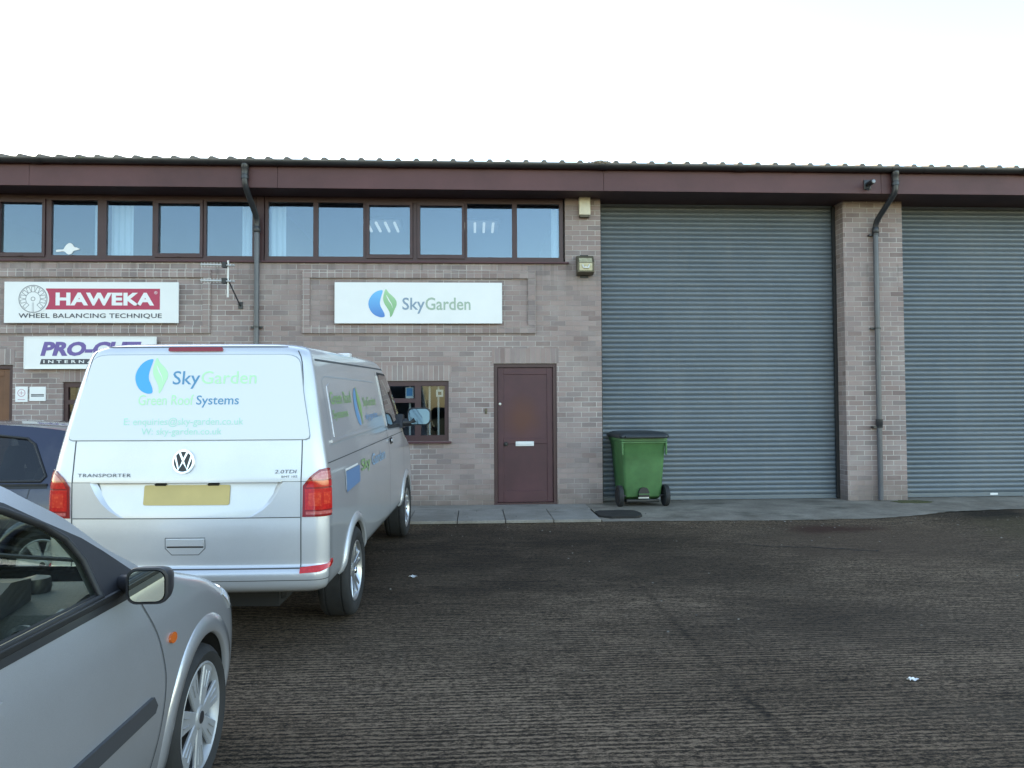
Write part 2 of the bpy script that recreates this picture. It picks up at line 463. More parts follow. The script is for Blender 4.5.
    L(nt, math_node(nt, 'SUBTRACT', h, math_node(nt, 'MULTIPLY', jm, 1.5)), bp.inputs['Height']); L(nt, bp.outputs[0], b.inputs['Normal'])
    return m
M['yard'] = yard_mat()

def slab_mat(name, lo, hi, moss=.3):
    m, nt, b = new_mat(name)
    oc = N(nt, 'ShaderNodeTexCoord').outputs['Object']
    f = noise(nt, oc, 1.8, 6, .65); g = noise(nt, oc, 40, 5, .65); q = noise(nt, mapping(nt, oc, (1, 1.6, 1), (4, 4, 0)), 1.3, 5, .6)
    c = mixc(nt, ramp(nt, f, [(.32, 0.0), (.68, 1.0)]), lo, hi)
    c = mixc(nt, math_node(nt, 'MULTIPLY', ramp(nt, g, [(.4, 0.0), (.7, 1.0)]), .35), c, tuple(x*.55 for x in lo))
    c = mixc(nt, math_node(nt, 'MULTIPLY', ramp(nt, q, [(.55, 0.0), (.7, 1.0)]), moss), c, (.055, .05, .035))
    L(nt, c, b.inputs['Base Color']); b.inputs['Roughness'].default_value = .85
    bp = N(nt, 'ShaderNodeBump'); bp.inputs['Strength'].default_value = .4; bp.inputs['Distance'].default_value = .006
    L(nt, g, bp.inputs['Height']); L(nt, bp.outputs[0], b.inputs['Normal'])
    return m
M['slab'] = slab_mat('paving_slab', (.22, .197, .168), (.34, .31, .272), .5)
M['apron'] = slab_mat('concrete_apron', (.15, .124, .096), (.32, .278, .225), .75)
M['soil'] = mat('dark_silt', (.022, .019, .017), .85, var=.3, vscale=9, bump=.5, bscale=50)

# ================================================================== ground
def yard_z(y):
    return pl([(-40, -.13), (-2, -.13), (2.4, -.127), (3.2, -.127), (4.3, -.15), (5.85, -.155), (8.85, -.075), (9.36, -.04), (9.6, -.03)])(y)

g = MB()
xs = [-400, -120, -40] + [-16 + i for i in range(33)] + [40, 120, 400]
ys = [-400, -120, -40, -20, -10] + [-4 + .5*i for i in range(27)] + [9.38]
g.grid([[(x, y, yard_z(y)) for x in xs] for y in ys])
ys2 = [9.38, 11.4, 24, 60, 150, 420]
g.grid([[(x, y, -.032 if y > 9.4 else yard_z(y)) for x in xs] for y in ys2])
g.build('yard_ground', M['yard'], kind='structure', smooth=40)

# footpath: slabs in a row on a bed of mortar
p = MB()
p.box(-26, 1.62, 10.36, 10.865, -.035, .002)
random.seed(3)
sx0 = 1.60
for i in range(45):
    x1 = sx0 - i*.61; x0 = x1 - .600
    dz = random.uniform(-.004, .004)
    y0 = 9.37 if i else 9.45
    p.box(x0, x1, 9.37, 10.352, -.035, .004+dz, bev=.006)
p.build('pavement', M['slab'], kind='structure')
a = MB()
def apron_edge(x):
    return pl([(1.62, 9.44), (2.1, 9.44), (3.0, 9.42), (4.2, 9.38), (5.0, 9.42), (5.7, 9.55), (6.6, 9.92), (7.6, 10.05), (9, 10.1), (13, 10.1)])(x)
random.seed(5)
xx = [1.625 + .08*i for i in range(140)]
top = []; low = []
rowA = [(x, apron_edge(x)+random.uniform(-.018, .018)-.05, yard_z(apron_edge(x))+.003) for x in xx]
rowB = [(q[0], q[1]+.10, max(q[2]+.006, -.026)) for q in rowA]
rowB2 = [(q[0], min(q[1]+.42, 10.38), -.010) for q in rowA]
rowC = [(x, 10.45, .002) for x in xx]; rowD = [(x, 11.6, .004) for x in xx]
a.grid([rowA, rowB, rowB2, rowC, rowD])
a.build('concrete_apron', M['apron'], kind='structure', smooth=50)
s = MB()
random.seed(9)
blob = []
for k in range(26):
    t = 2*PI*k/26
    blob.append((1.92+.30*math.copysign(abs(math.cos(t))**.6, math.cos(t))+random.uniform(-.02, .02), 9.86+.30*math.copysign(abs(math.sin(t))**.6, math.sin(t))+random.uniform(-.02, .02)))
s.prism([(x, y) for x, y in blob], -.03, .007, 'z')
s.build('silt_patch', M['soil'], kind='structure')
k = MB(); random.seed(31); pts = []
for i in range(22):
    t_ = 2*PI*i/22; pts.append((6.45+.32*math.cos(t_)*random.uniform(.75, 1.1), 10.66+.17*math.sin(t_)*random.uniform(.7, 1.1)))
k.prism(pts, -.02, .0075, 'z'); k.build('moss_patch', mat('green_moss', (.075, .075, .022), .95, var=.4, vscale=25, bump=.5), kind='structure')
k = MB(); random.seed(44)
for i in range(260):
    x_ = random.uniform(-3, 9.5); y_ = random.choice([random.uniform(8.9, 9.5), random.uniform(8.2, 11.0), random.uniform(4.0, 9.3)]); r_ = random.uniform(.004, .013)
    zz_ = max(yard_z(y_), -.032 if y_ > 9.38 else -9) + (.036 if y_ > 9.5 else .0)
    b = bmesh.new(); bmesh.ops.create_icosphere(b, subdivisions=1, radius=r_)
    for v in b.verts: v.co *= random.uniform(.6, 1.2); v.co.z *= .5
    k.add_bm(b, 0, Matrix.Translation((x_, y_, zz_+r_*.3))); b.free()
k.build('grit', mat('grit_stones', (.20, .18, .155), .9, var=.5, vscale=3), kind='stuff')
# cracks and silt lines in the concrete
ck = MB(); random.seed(21)
def crack(pts, w):
    pts = cr(pts, 8)
    pth = [(x+random.uniform(-.02, .02), y+random.uniform(-.025, .025)) for x, y in pts]
    for i in range(len(pth)-1):
        (x0, y0), (x1, y1) = pth[i], pth[i+1]
        wa = w*random.uniform(.4, 1.2)
        z = max(yard_z(y0), yard_z(y1))+.004
        ck.poly([(x0, y0-wa, yard_z(y0-wa)+.004), (x1, y1-wa*.8, yard_z(y1-wa)+.004), (x1, y1+wa*.8, yard_z(y1+wa)+.004), (x0, y0+wa, yard_z(y0+wa)+.004)])
crack([(2.9, 8.12), (3.3, 7.97), (3.7, 7.9), (4.05, 7.75), (4.3, 7.7)], .014)
ck.build('silt_cracks', M['soil'], kind='structure')

# ================================================================== the row of industrial units
WY = 10.87            # face of the brickwork
B = thing('industrial_building', 'long brick terrace of industrial units with maroon fascia and grey roller shutters', 'building', (0, WY, 0))
def loc(mb_name, mb, mats, parent=B, **kw):
    """parts are modelled in world metres; shift them under the building's base"""
    mb.v = [(x, y-WY, z) for x, y, z in mb.v]
    return mb.build(mb_name, mats, parent, **kw)

def cellwall(mb, xs, zs, solid, y0, y1, m=0):
    nx, nz = len(xs)-1, len(zs)-1
    S = lambda i, j: 0 <= i < nx and 0 <= j < nz and solid(.5*(xs[i]+xs[i+1]), .5*(zs[j]+zs[j+1]))
    for i in range(nx):
        for j in range(nz):
            if not S(i, j): continue
            xa, xb, za, zb = xs[i], xs[i+1], zs[j], zs[j+1]
            mb.poly([(xa,y0,za),(xb,y0,za),(xb,y0,zb),(xa,y0,zb)], m, [(xa,za),(xb,za),(xb,zb),(xa,zb)])
            mb.poly([(xb,y1,za),(xa,y1,za),(xa,y1,zb),(xb,y1,zb)], m, [(xb,za),(xa,za),(xa,zb),(xb,zb)])
            if not S(i-1, j): mb.poly([(xa,y1,za),(xa,y0,za),(xa,y0,zb),(xa,y1,zb)], m, [(y1+.05,za),(y0+.05,za),(y0+.05,zb),(y1+.05,zb)])
            if not S(i+1, j): mb.poly([(xb,y0,za),(xb,y1,za),(xb,y1,zb),(xb,y0,zb)], m, [(y0,za),(y1,za),(y1,zb),(y0,zb)])
            if not S(i, j-1): mb.poly([(xa,y1,za),(xb,y1,za),(xb,y0,za),(xa,y0,za)], m, [(xa,y1),(xb,y1),(xb,y0),(xa,y0)])
            if not S(i, j+1): mb.poly([(xa,y0,zb),(xb,y0,zb),(xb,y1,zb),(xa,y1,zb)], m, [(xa,y0),(xb,y0),(xb,y1),(xa,y1)])

OPEN = [(-7.66, 1.352, 3.572, 4.6), (.281, 1.212, -.1, 2.07), (-1.56, -.379, .938, 1.818), (-5.872, -4.70, .938, 1.818),
        (-7.50, -6.565, -.1, 2.066), (1.882, 5.585, -.1, 4.6), (6.505, 10.21, -.1, 4.6), (-11.4, -8.2, -.1, 4.6)]
def solid(x, z):
    return not any(a < x < b and c < z < d for a, b, c, d in OPEN)
bx = sorted({-26, 13} | {q for o in OPEN for q in o[:2]})
bz = sorted({-.04, 4.53} | {q for o in OPEN for q in o[2:] if -.04 < q < 4.53})
spans = [(-26, -11.4, 'brick_wall'), (-8.2, 1.882, 'brick_wall'), (5.585, 6.505, 'brick_pillar'), (10.21, 13, 'brick_wall')]
for a0, b0, nm in spans:
    w = MB(); cellwall(w, [q for q in bx if a0-1e-6 <= q <= b0+1e-6], bz, solid, WY, WY+.34)
    loc(nm, w, M['brick'], recalc=False)

# soldier courses over the openings and the header-brick panels round the signs
def band(mb, x0, x1, z0, z1, proud, vertical=False):
    y = WY-proud
    uv = lambda x, z: (x, z-z0)
    mb.poly([(x0,y,z0),(x1,y,z0),(x1,y,z1),(x0,y,z1)], 0, [uv(x0,z0),uv(x1,z0),uv(x1,z1),uv(x0,z1)])
    for P in ([(x0,y,z0),(x0,WY,z0),(x1,WY,z0),(x1,y,z0)], [(x0,y,z1),(x1,y,z1),(x1,WY,z1),(x0,WY,z1)]):
        mb.poly(P, 0, [(q[0], q[1]-y+.02) for q in P])
    for P in ([(x0,y,z0),(x0,y,z1),(x0,WY,z1),(x0,WY,z0)], [(x1,y,z0),(x1,WY,z0),(x1,WY,z1),(x1,y,z1)]):
        mb.poly(P, 0, [(q[1]-y+.02, q[2]-z0) for q in P])
for x0, x1, z in ((.255, 1.24, 2.073), (-1.60, -.345, 1.821), (-5.91, -4.66, 1.821), (-7.53, -6.54, 2.07)):
    sc = MB(); band(sc, x0, x1, z, z+.222, .004)
    loc('soldier_course', sc, M['soldier'], recalc=False)
for px0, px1 in ((-2.50, .905), (-7.30, -3.80)):
    hp = MB()
    band(hp, px0, px1, 3.325, 3.437, .032)
    band(hp, px0, px1, 2.515, 2.627, .032)
    band(hp, px0, px0+.112, 2.629, 3.323, .030)
    band(hp, px1-.112, px1, 2.629, 3.323, .030)
    loc('header_brick_panel', hp, M['header'], recalc=False)

# side, back and roof
sh = MB()
sh.box(-26.0, -25.7, WY+.36, 23, -.04, 4.9); sh.box(12.7, 13.0, WY+.36, 23, -.04, 4.9); sh.box(-26, 13, 23, 23.3, -.04, 4.9)
for x0, x1 in ((-26.0, -25.7), (12.7, 13.0)):
    sh.prism([(WY+.36, 4.902), (23.3, 4.902), (16.85, 6.22)], x0, x1, 'x')
loc('end_walls', sh, M['room'])
so = MB()
so.box(-26.2, 13.2, 10.47, 11.32, 4.532, 4.552)
loc('soffit', so, M['soffit'])
fa = MB(); random.seed(2)
xj = [-26.2, -22.5, -18.8, -15.1, -12.2, -9.9, -6.13, -2.75, 1.86, 5.95, 9.4, 13.2]
for a0, b0 in zip(xj, xj[1:]):
    fa.box(a0+.002, b0-.002, 10.441, 10.468, 4.518+random.uniform(0, .004), 4.84, bev=.003)
loc('fascia', fa, M['fascia'])
rf = MB()
prof = []
x = -26.25
while x < 13.25:
    prof += [(x, 0), (x+.165, 0), (x+.190, .032), (x+.232, .032), (x+.255-.001, .0)]
    x += .2575
def rz(y): return 4.902 + (y-10.36)*.2035
ryl = [10.36, 13.5, 16.85]
rows = [[(px_, y, rz(y)+pz) for px_, pz in prof] for y in ryl]
rf.grid(rows)
rows2 = [[(px_, y, rz(16.85)-(y-16.85)*.2035+pz) for px_, pz in prof] for y in (16.85, 23.5)]
rf.grid(rows2)
# thickness at the eaves so the sheet has an edge
rf.grid([[(px_, 10.36, rz(10.36)+pz) for px_, pz in prof], [(px_, 10.362, rz(10.36)-.02) for px_, pz in prof]])
roof = loc('roof', rf, M['roof'], recalc=False)
rc = MB(); rc.tube([(-26.25, 16.85, rz(16.85)+.03), (13.25, 16.85, rz(16.85)+.03)], .09, 10)
loc('ridge_cap', rc, M['roof'], parent=roof, smooth=40)
ev = MB(); ev.box(-26.2, 13.2, 10.47, 10.50, 4.56, 4.885); ev.box(-26.2, 13.2, 11.28, 11.31, 4.556, 4.98)
loc('eaves_board', ev, M['soffit'])

gu = MB(); GY, GZ, GR = 10.383, 4.872, .057
def gring(x0, x1, r, t=.004, m=0):
    out = []; inn = []
    for k in range(13):
        a = PI + PI*k/12
        out.append((GY+r*math.cos(a), GZ+r*math.sin(a))); inn.append((GY+(r-t)*math.cos(a), GZ+(r-t)*math.sin(a)))
    lp = out + inn[::-1]
    gu.grid([[(x0, y, z) for y, z in lp], [(x1, y, z) for y, z in lp]], m, close_u=True)
gx = [-26.2, -20.2, -16.2, -12.2, -8.3, -6.0, -3.183, -1.15, 1.85, 3.85, 6.13, 8.1, 10.2, 13.2]
for a0, b0 in zip(gx, gx[1:]): gring(a0, b0, GR)
for q in gx[1:-1]: gring(q-.07, q+.07, GR+.008, .008)
q = -26
while q < 13:
    gring(q-.014, q+.014, GR+.006, .006); q += .93
gutter = loc('gutter', gu, M['gutter'], smooth=35)
# roof edge filler above the gutter: dark ends of the sheets
def downpipe(name, xo, xp, ztop, collars, brackets):
    d = MB()
    d.tube([(xp, 10.80, ztop), (xp, 10.80, .015)], .038, 16)
    o = loc('downpipe', d, M['pipe'], smooth=40)
    k = MB()
    k.lathe([(.0, .085), (.055, .085), (.055, .03), (.048, .02), (.048, -.06), (.0, -.06)], 'z', (xo, GY, 4.745), 18)
    path = cr([(xo, GY, 4.72), (xo, GY, 4.60), (xo+(xp-xo)*.12, GY+.04, 4.50), (xo+(xp-xo)*.55, GY+.23, 4.34), (xp-(xp-xo)*.08, 10.76, 4.20), (xp, 10.80, 4.10), (xp, 10.80, ztop-.02)], 5)
    k.tube(path, .041, 14)
    k.lathe([(.046, 0), (.050, .005), (.050, .085), (.046, .09)], 'z', (xp, 10.80, ztop-.05), 16)
    k.lathe([(.041, 0), (.052, .005), (.052, .05), (.041, .055)], 'z', (xo, GY, 4.62), 16)
    loc('swan_neck', k, M['pipe_dark'], parent=o, smooth=40)
    for z in collars:
        c = MB(); c.lathe([(.040, -.07), (.047, -.065), (.047, -.03), (.050, -.025), (.050, .06), (.040, .065)], 'z', (xp, 10.80, z), 16)
        c.box(xp-.095, xp-.045, 10.79, WY, z-.075, z-.045)
        loc('pipe_collar', c, M['pipe_dark'], parent=o, smooth=40)
    for z in brackets:
        c = MB(); c.lathe([(.039, -.014), (.043, -.014), (.043, .014), (.039, .014)], 'z', (xp, 10.80, z), 16)
        c.box(xp-.085, xp-.03, 10.815, WY, z-.012, z+.012); c.box(xp+.03, xp+.07, 10.825, WY, z-.012, z+.012)
        loc('pipe_bracket', c, M['pipe_dark'], parent=o, smooth=40)
downpipe('downpipe', -3.183, -3.135, 4.02, [1.3], [2.6])
downpipe('downpipe', 6.129, 6.05, 4.07, [1.16], [2.585, 4.0])

# ---- first-floor window strips
FY = WY+.035
def strip(xl, lights, z0=3.575, z1=4.53):
    """lights: list of (glass x0, glass x1, opening sash?)"""
    fr = MB(); y0, y1 = FY, FY+.075
    xr = lights[-1][1]+.06
    gz0, gz1 = z0+.075, z1-.085
    fr.box(xl, xr, y0, y1, z0, gz0-.002); fr.box(xl, xr, y0, y1, gz1+.002, z1)
    edges = [xl] + [q for l in lights for q in l[:2]] + [xr]
    for k in range(0, len(edges), 2):
        a_, b_ = edges[k], edges[k+1]
        if k > 0 and lights[k//2-1][2]: a_ += .045
        if k < len(edges)-2 and lights[k//2][2]: b_ -= .045
        fr.box(a_, b_, y0+.003, y1-.003, gz0-.004, gz1+.004, bev=.004)
    f = loc('window', fr, M['maroon_frame'])
    for a_, b_, sash in lights:
        if sash:
            s_ = MB(); o_ = .042; sy = FY-.018
            s_.box(a_-o_, b_+o_, sy, sy+.05, gz0-.03, gz0+.032, bev=.004); s_.box(a_-o_, b_+o_, sy, sy+.05, gz1-.035, gz1+.02, bev=.004)
            s_.box(a_-o_, a_, sy+.002, sy+.048, gz0+.030, gz1-.033); s_.box(b_, b_+o_, sy+.002, sy+.048, gz0+.030, gz1-.033)
            s_.box((a_+b_)/2-.03, (a_+b_)/2+.03, sy-.01, sy, gz0-.02, gz0-.005)
            loc('sash', s_, M['maroon_frame'], parent=f)
        g_ = MB(); yy = FY+.03
        g_.box(a_-.004, b_+.004, yy, yy+.005, gz0-.004, gz1+.004)
        ja, jb, jc = random.uniform(-.006, .006), random.uniform(-.004, .004), random.uniform(-.004, .004)
        g_.v = [(x_, y_+jb*(x_-a_)/(b_-a_)+jc*(z_-gz0)/(gz1-gz0), z_) for x_, y_, z_ in g_.v]
        loc('pane', g_, M['glass'], parent=f)
    sl = MB(); sl.box(xl-.03, xr+.075, WY-.04, FY+.06, z0-.028, z0-.003, bev=.004)
    loc('sill', sl, M['maroon'], parent=f)
    return f
strip(-3.055, [(-3.005, -2.356, 0), (-2.284, -1.63, 0), (-1.54, -.945, 1), (-.795, -.18, 1), (-.10, .565, 0), (.64, 1.268, 0)])
strip(-7.60, [(-7.53, -6.88, 0), (-6.79, -6.205, 1), (-6.082, -5.437, 0), (-5.311, -4.661, 0), (-4.575, -3.98, 1), (-3.894, -3.235, 0)])
po = MB(); po.box(-3.166, -3.064, FY-.01, FY+.09, 3.55, 4.53); loc('window_post', po, M['maroon_frame'])

# rooms behind the first-floor glass
def room(x0, x1, yb=15.2):
    r = MB()
    r.box(x0, x1, yb, yb+.05, 3.1, 4.52, 0); r.box(x0, x0+.05, 11.25, yb, 3.1, 4.52, 0); r.box(x1-.05, x1, 11.25, yb, 3.1, 4.52, 0)
    r.box(x0, x1, 11.22, yb, 3.05, 3.098, 1); r.box(x0, x1, 11.33, yb, 4.522, 4.53, 0)
    return loc('office_room', r, [M['room'], M['room_dark']])
room(-7.7, -3.16); room(-3.06, 1.38)
cl = MB()
def curtain(x0, x1, z0, z1, y=11.12, folds=None):
    n = max(6, int((x1-x0)/.012)); rowa = []; rowb = []
    for i in range(n+1):
        x = x0+(x1-x0)*i/n; yy = y+.012*math.sin(x*2*PI/.085)
        rowa.append((x, yy, z0)); rowb.append((x, yy, z1))
    m_ = MB(); m_.grid([rowa, rowb])
    m_.grid([[(q[0], q[1]+.003, q[2]) for q in rowa], [(q[0], q[1]+.003, q[2]) for q in rowb]])
    return m_
def blind(label, x0, x1, z0=3.62, z1=4.43):
    o = curtain(x0, x1, z0, z1).build('window_blind', M['curtain'], smooth=60)
    tag(o, label, 'blind', 'blinds behind the upper windows')
blind('narrow pale blind at the right of the pane holding the white sticker', -5.58, -5.40)
blind('wide pale blind covering the left half of the window pane right of the white sticker', -5.34, -5.02)
blind('narrow pale blind beside the left downpipe in the left window strip', -3.44, -3.20)
blind('pale blind at the left end of the window strip above the leaf logo sign', -3.02, -2.80)
blind('thin pale blind at the right end of the window strip above the leaf logo sign', 1.17, 1.27)

m_, nt_, b_ = new_mat('lit_louvre'); b_.inputs['Base Color'].default_value = (.8, .8, .78, 1); b_.inputs['Emission Color'].default_value = (.95, 1, .97, 1); b_.inputs['Emission Strength'].default_value = .09
M['lit'] = m_
for xc, lab in ((-1.50, 'lit ceiling light seen through the opening sash left of centre in the upper window'), (.11, 'lit ceiling light seen through the upper window nearer the cream alarm box')):
    t = thing('ceiling_light', lab, 'ceiling light', (xc, 12.35, 4.40), group='lights on the office ceiling')
    k = MB(); k.box(-.31, .31, -.32, .32, .085, .118); k.box(-.31, -.295, -.32, .32, .0, .085); k.box(.295, .31, -.32, .32, .0, .085); k.build('housing', M['room'], t)
    for q in range(4):
        k = MB(); k.box(-.245+.15*q-.02, -.245+.15*q+.02, -.30, .30, .02, .06, bev=.01); k.build('tube', M['lit'], t)
# ---- doors
def entrance_door(x0, x1, ztop, dmat, handle_left=True, plate=True):
    fr = MB(); y0, y1 = WY+.02, WY+.10
    fr.box(x0, x0+.055, y0, y1, .0, ztop, bev=.004); fr.box(x1-.055, x1, y0, y1, .0, ztop, bev=.004)
    fr.box(x0+.055, x1-.055, y0+.002, y1-.002, ztop-.055, ztop)
    fr.box(x0, x1, y0-.02, y1, .0, .028)
    f = loc('door_frame', fr, M['maroon_frame'])
    a_, b_ = x0+.058, x1-.058; yl = WY+.045
    d = MB(); d.box(a_, b_, yl+.012, yl+.045, .03, ztop-.06)
    rails = [(a_, a_+.085, .03, ztop-.06), (b_-.085, b_, .03, ztop-.06), (a_+.085, b_-.085, ztop-.16, ztop-.06), (a_+.085, b_-.085, .885, .965), (a_+.085, b_-.085, .03, .20)]
    for k, (xa, xb, za, zb) in enumerate(rails):
        d.box(xa, xb, yl if k < 2 else yl+.002, yl+.014, za, zb, bev=.005)
    do = loc('door', d, dmat)
    if plate:
        lp = MB(); lp.box(.602, .872, yl-.010, yl+.013, .853, .922, bev=.004); lp.box(.625, .85, yl-.016, yl-.009, .872, .905, bev=.002)
        loc('letter_plate', lp, M['white_trim'], parent=do)
        kn = MB(); kn.lathe([(0, -.05), (.022, -.048), (.028, -.035), (.022, -.02), (.012, -.015), (.012, 0), (.032, 0), (.032, .013)], 'y', (.46, yl, .885), 20)
        loc('door_knob', kn, M['black'], parent=do, smooth=40)
        lk = MB(); lk.lathe([(0, -.008), (.018, -.007), (.021, 0), (.021, .013)], 'y', (.374, yl, 1.475), 18)
        loc('lock', lk, M['steel'], parent=do, smooth=40)
    return do
def stained_door_mat():
    m, nt, b = new_mat('maroon_door_worn')
    oc = N(nt, 'ShaderNodeTexCoord').outputs['Object']
    f = noise(nt, oc, 2.6, 5, .6)
    c = mixc(nt, ramp(nt, f, [(.3, 0.0), (.7, 1.0)]), (.054, .016, .022), (.082, .026, .034))
    # rubbed, sun-browned patch above the letter plate
    d = N(nt, 'ShaderNodeVectorMath', operation='DISTANCE'); d.inputs[1].default_value = (.70, .05, 1.25)
    L(nt, mapping(nt, oc, (1, 1, .85), (0, 0, .19)), d.inputs[0])
    mk = ramp(nt, math_node(nt, 'ADD', d.outputs['Value'], math_node(nt, 'MULTIPLY', math_node(nt, 'SUBTRACT', f, .5), .35)), [(.05, .8), (.34, 0.0)])
    c = mixc(nt, mk, c, (.105, .030, .016)); L(nt, c, b.inputs['Base Color']); b.inputs['Roughness'].default_value = .5
    return m
M['maroon_door2'] = stained_door_mat()
M['brown_door'] = mat('brown_timber_door', (.16, .065, .03), .5, var=.25, vscale=2.5)
entrance_door(.281, 1.212, 2.07, M['maroon_door2'])
entrance_door(-7.50, -6.565, 2.066, M['brown_door'], plate=False)

# ---- small barred ground-floor windows
def small_window(x0, x1, xm, z0=.938, z1=1.818, clip_l=True):
    fr = MB(); y0, y1 = WY+.03, WY+.10
    fr.box(x0, x1, y0, y1, z1-.075, z1, bev=.004); fr.box(x0, x1, y0, y1, z0, z0+.085, bev=.004)
    fr.box(x0, x0+.06, y0+.002, y1-.002, z0+.083, z1-.073); fr.box(x1-.06, x1, y0+.002, y1-.002, z0+.083, z1-.073)
    fr.box(xm-.045, xm+.045, y0+.002, y1-.002, z0+.083, z1-.073)
    fr.box(x0+.06, xm-.045, y0+.004, y1-.004, 1.50, 1.565)
    f = loc('barred_window', fr, M['maroon_frame'])
    for a_, b_, c_, d_ in ((x0+.06, xm-.045, z0+.085, 1.50), (x0+.06, xm-.045, 1.565, z1-.075), (xm+.045, x1-.06, z0+.085, z1-.075)):
        g_ = MB(); g_.box(a_-.003, b_+.003, y0+.03, y0+.034, c_-.003, d_+.003); loc('pane', g_, M['glass_low'], parent=f)
    for xb in (x0+.16, x0+.30, xm-.125, xm+.165, x1-.155) if True else ():
        bmb = MB(); bmb.box(xb-.014, xb+.014, y1+.03, y1+.046, z0+.02, z1-.02, bev=.003); loc('security_bar', bmb, M['white_trim'], parent=f)
    sl = MB(); sl.box(x0-.03, x1+.04, WY-.045, y0+.05, z0-.034, z0-.003, bev=.004); loc('sill', sl, M['maroon'], parent=f)
    rm = MB(); rm.box(x0-.5, x1+.5, 13.4, 13.45, .0, 2.6); rm.box(x0-.5, x0-.45, 11.22, 13.4, 0, 2.6); rm.box(x1+.45, x1+.5, 11.22, 13.4, 0, 2.6)
    rm.box(x0-.5, x1+.5, 11.22, 13.4, 2.6, 2.64); rm.box(x0-.5, x1+.5, 11.22, 13.4, -.03, 0)
    loc('office_room', rm, M['room_dark'])
small_window(-1.56, -.379, -.83)
small_window(-5.872, -4.70, -5.42)
def flat_notice(name, label, cat, x0, x1, z0, z1, y, marks, mats, group=None, thick=.003):
    mb = MB(); mb.box(x0, x1, y, y+thick, z0, z1)
    o = mb.build(name, mats[0]); tag(o, label, cat, group)
    for nm, k, mm in marks: k.build(nm, mm, o)
    return o
bl = mat('blue_print', (.10, .32, .62), .6); 
mk = MB(); mk.box(-1.00, -.91, WY+.0655, WY+.0665, 1.60, 1.715)
flat_notice('paper_notice', 'blue and white paper stuck inside the small barred window', 'notice', -1.012, -.898, 1.565, 1.725, WY+.067, [('blue_print', mk, bl)], [M['white']])
mk = MB(); mk.box(-.537, -.487, WY+.0655, WY+.0665, 1.612, 1.662)
flat_notice('sticker', 'small square white sticker with dark centre in the small barred window', 'sticker', -.565, -.462, 1.585, 1.69, WY+.067, [('dark_print', mk, M['pipe_dark'])], [M['white']])

# ---- roller shutters
def shutter(x0, x1):
    pit = .0725; prof = [(.0, 0), (.10, -.003), (.22, -.009), (.42, -.0135), (.60, -.0135), (.78, -.009), (.90, -.003), (.955, .004)]
    m_ = MB(); rows = []; k = 0; y = 11.17
    while k*pit < 4.50:
        jy = random.uniform(-.0016, .0016); jz = random.uniform(-.0012, .0012)
        for t, d in prof: rows.append([(x0+.02, y+d+jy, .075+(k+t)*pit+jz), (x0+(x1-x0)*.5, y+d+jy*.4, .075+(k+t)*pit-jz), (x1-.02, y+d-jy, .075+(k+t)*pit+jz*.5)])
        k += 1
    m_.grid(rows)
    o = loc('roller_shutter', m_, M['shutter'], smooth=28, recalc=False)
    br = MB(); br.box(x0+.022, x1-.022, 11.148, 11.18, .012, .072, bev=.004); br.box(x0+.022, x1-.022, 11.12, 11.15, .012, .02)
    loc('bottom_rail', br, M['shutter'], parent=o)
    for a_, b_ in ((x0+.002, x0+.05), (x1-.05, x1-.002)):
        gd = MB(); gd.box(a_, b_, 11.10, 11.135, .01, 4.5); gd.box(a_, b_, 11.19, 11.22, .01, 4.5)
        loc('guide_rail', gd, M['black'], parent=o)
    return o
s1 = shutter(1.882, 5.585); s2 = shutter(6.505, 10.21); shutter(-11.4, -8.2)
tg = MB(); tg.box(7.99, 8.11, 11.143, 11.147, .03, .06); loc('white_tag', tg, M['white'], parent=s2)
# unseen dark board added behind every shutter so no sun leaks under the rail
for a_, b_ in ((-11.6, -8.0), (1.7, 5.75), (6.35, 10.35)):
    bk = MB(); bk.box(a_, b_, 11.23, 11.26, -.03, 4.56); loc('sun_block_board', bk, M['dark'])
# ================================================================== signs on the wall
M['sky_blue'] = None
def grad_mat(name, c0, c1, z0, z1, rough=.4):
    """printed two-tone ink running bottom to top of the mark"""
    m, nt, b = new_mat(name)
    oc = N(nt, 'ShaderNodeTexCoord').outputs['Object']; s = N(nt, 'ShaderNodeSeparateXYZ'); L(nt, oc, s.inputs[0])
    t = math_node(nt, 'DIVIDE', math_node(nt, 'SUBTRACT', s.outputs[2], z0), z1-z0)
    L(nt, ramp(nt, t, [(0, c0), (1, c1)]), b.inputs['Base Color']); b.inputs['Roughness'].default_value = rough
    return m
M['ink_blue'] = mat('blue_vinyl', (.07, .33, .78), .4); M['ink_green'] = mat('green_vinyl', (.22, .55, .22), .4)
M['ink_palegreen'] = mat('pale_green_vinyl', (.50, .82, .50), .4)
M['ink_grey'] = mat('slate_blue_ink', (.24, .33, .42), .5); M['ink_greygreen'] = mat('grey_green_ink', (.36, .46, .36), .5)
M['ink_red'] = mat('crimson_ink', (.46, .035, .09), .45); M['ink_purple'] = mat('purple_ink', (.15, .10, .32), .45)
M['ink_dark'] = mat('dark_ink', (.06, .06, .075), .5); M['ink_line'] = mat('grey_line_ink', (.30, .30, .31), .5)
M['ink_steel'] = mat('steel_blue_vinyl', (.09, .28, .46), .4)

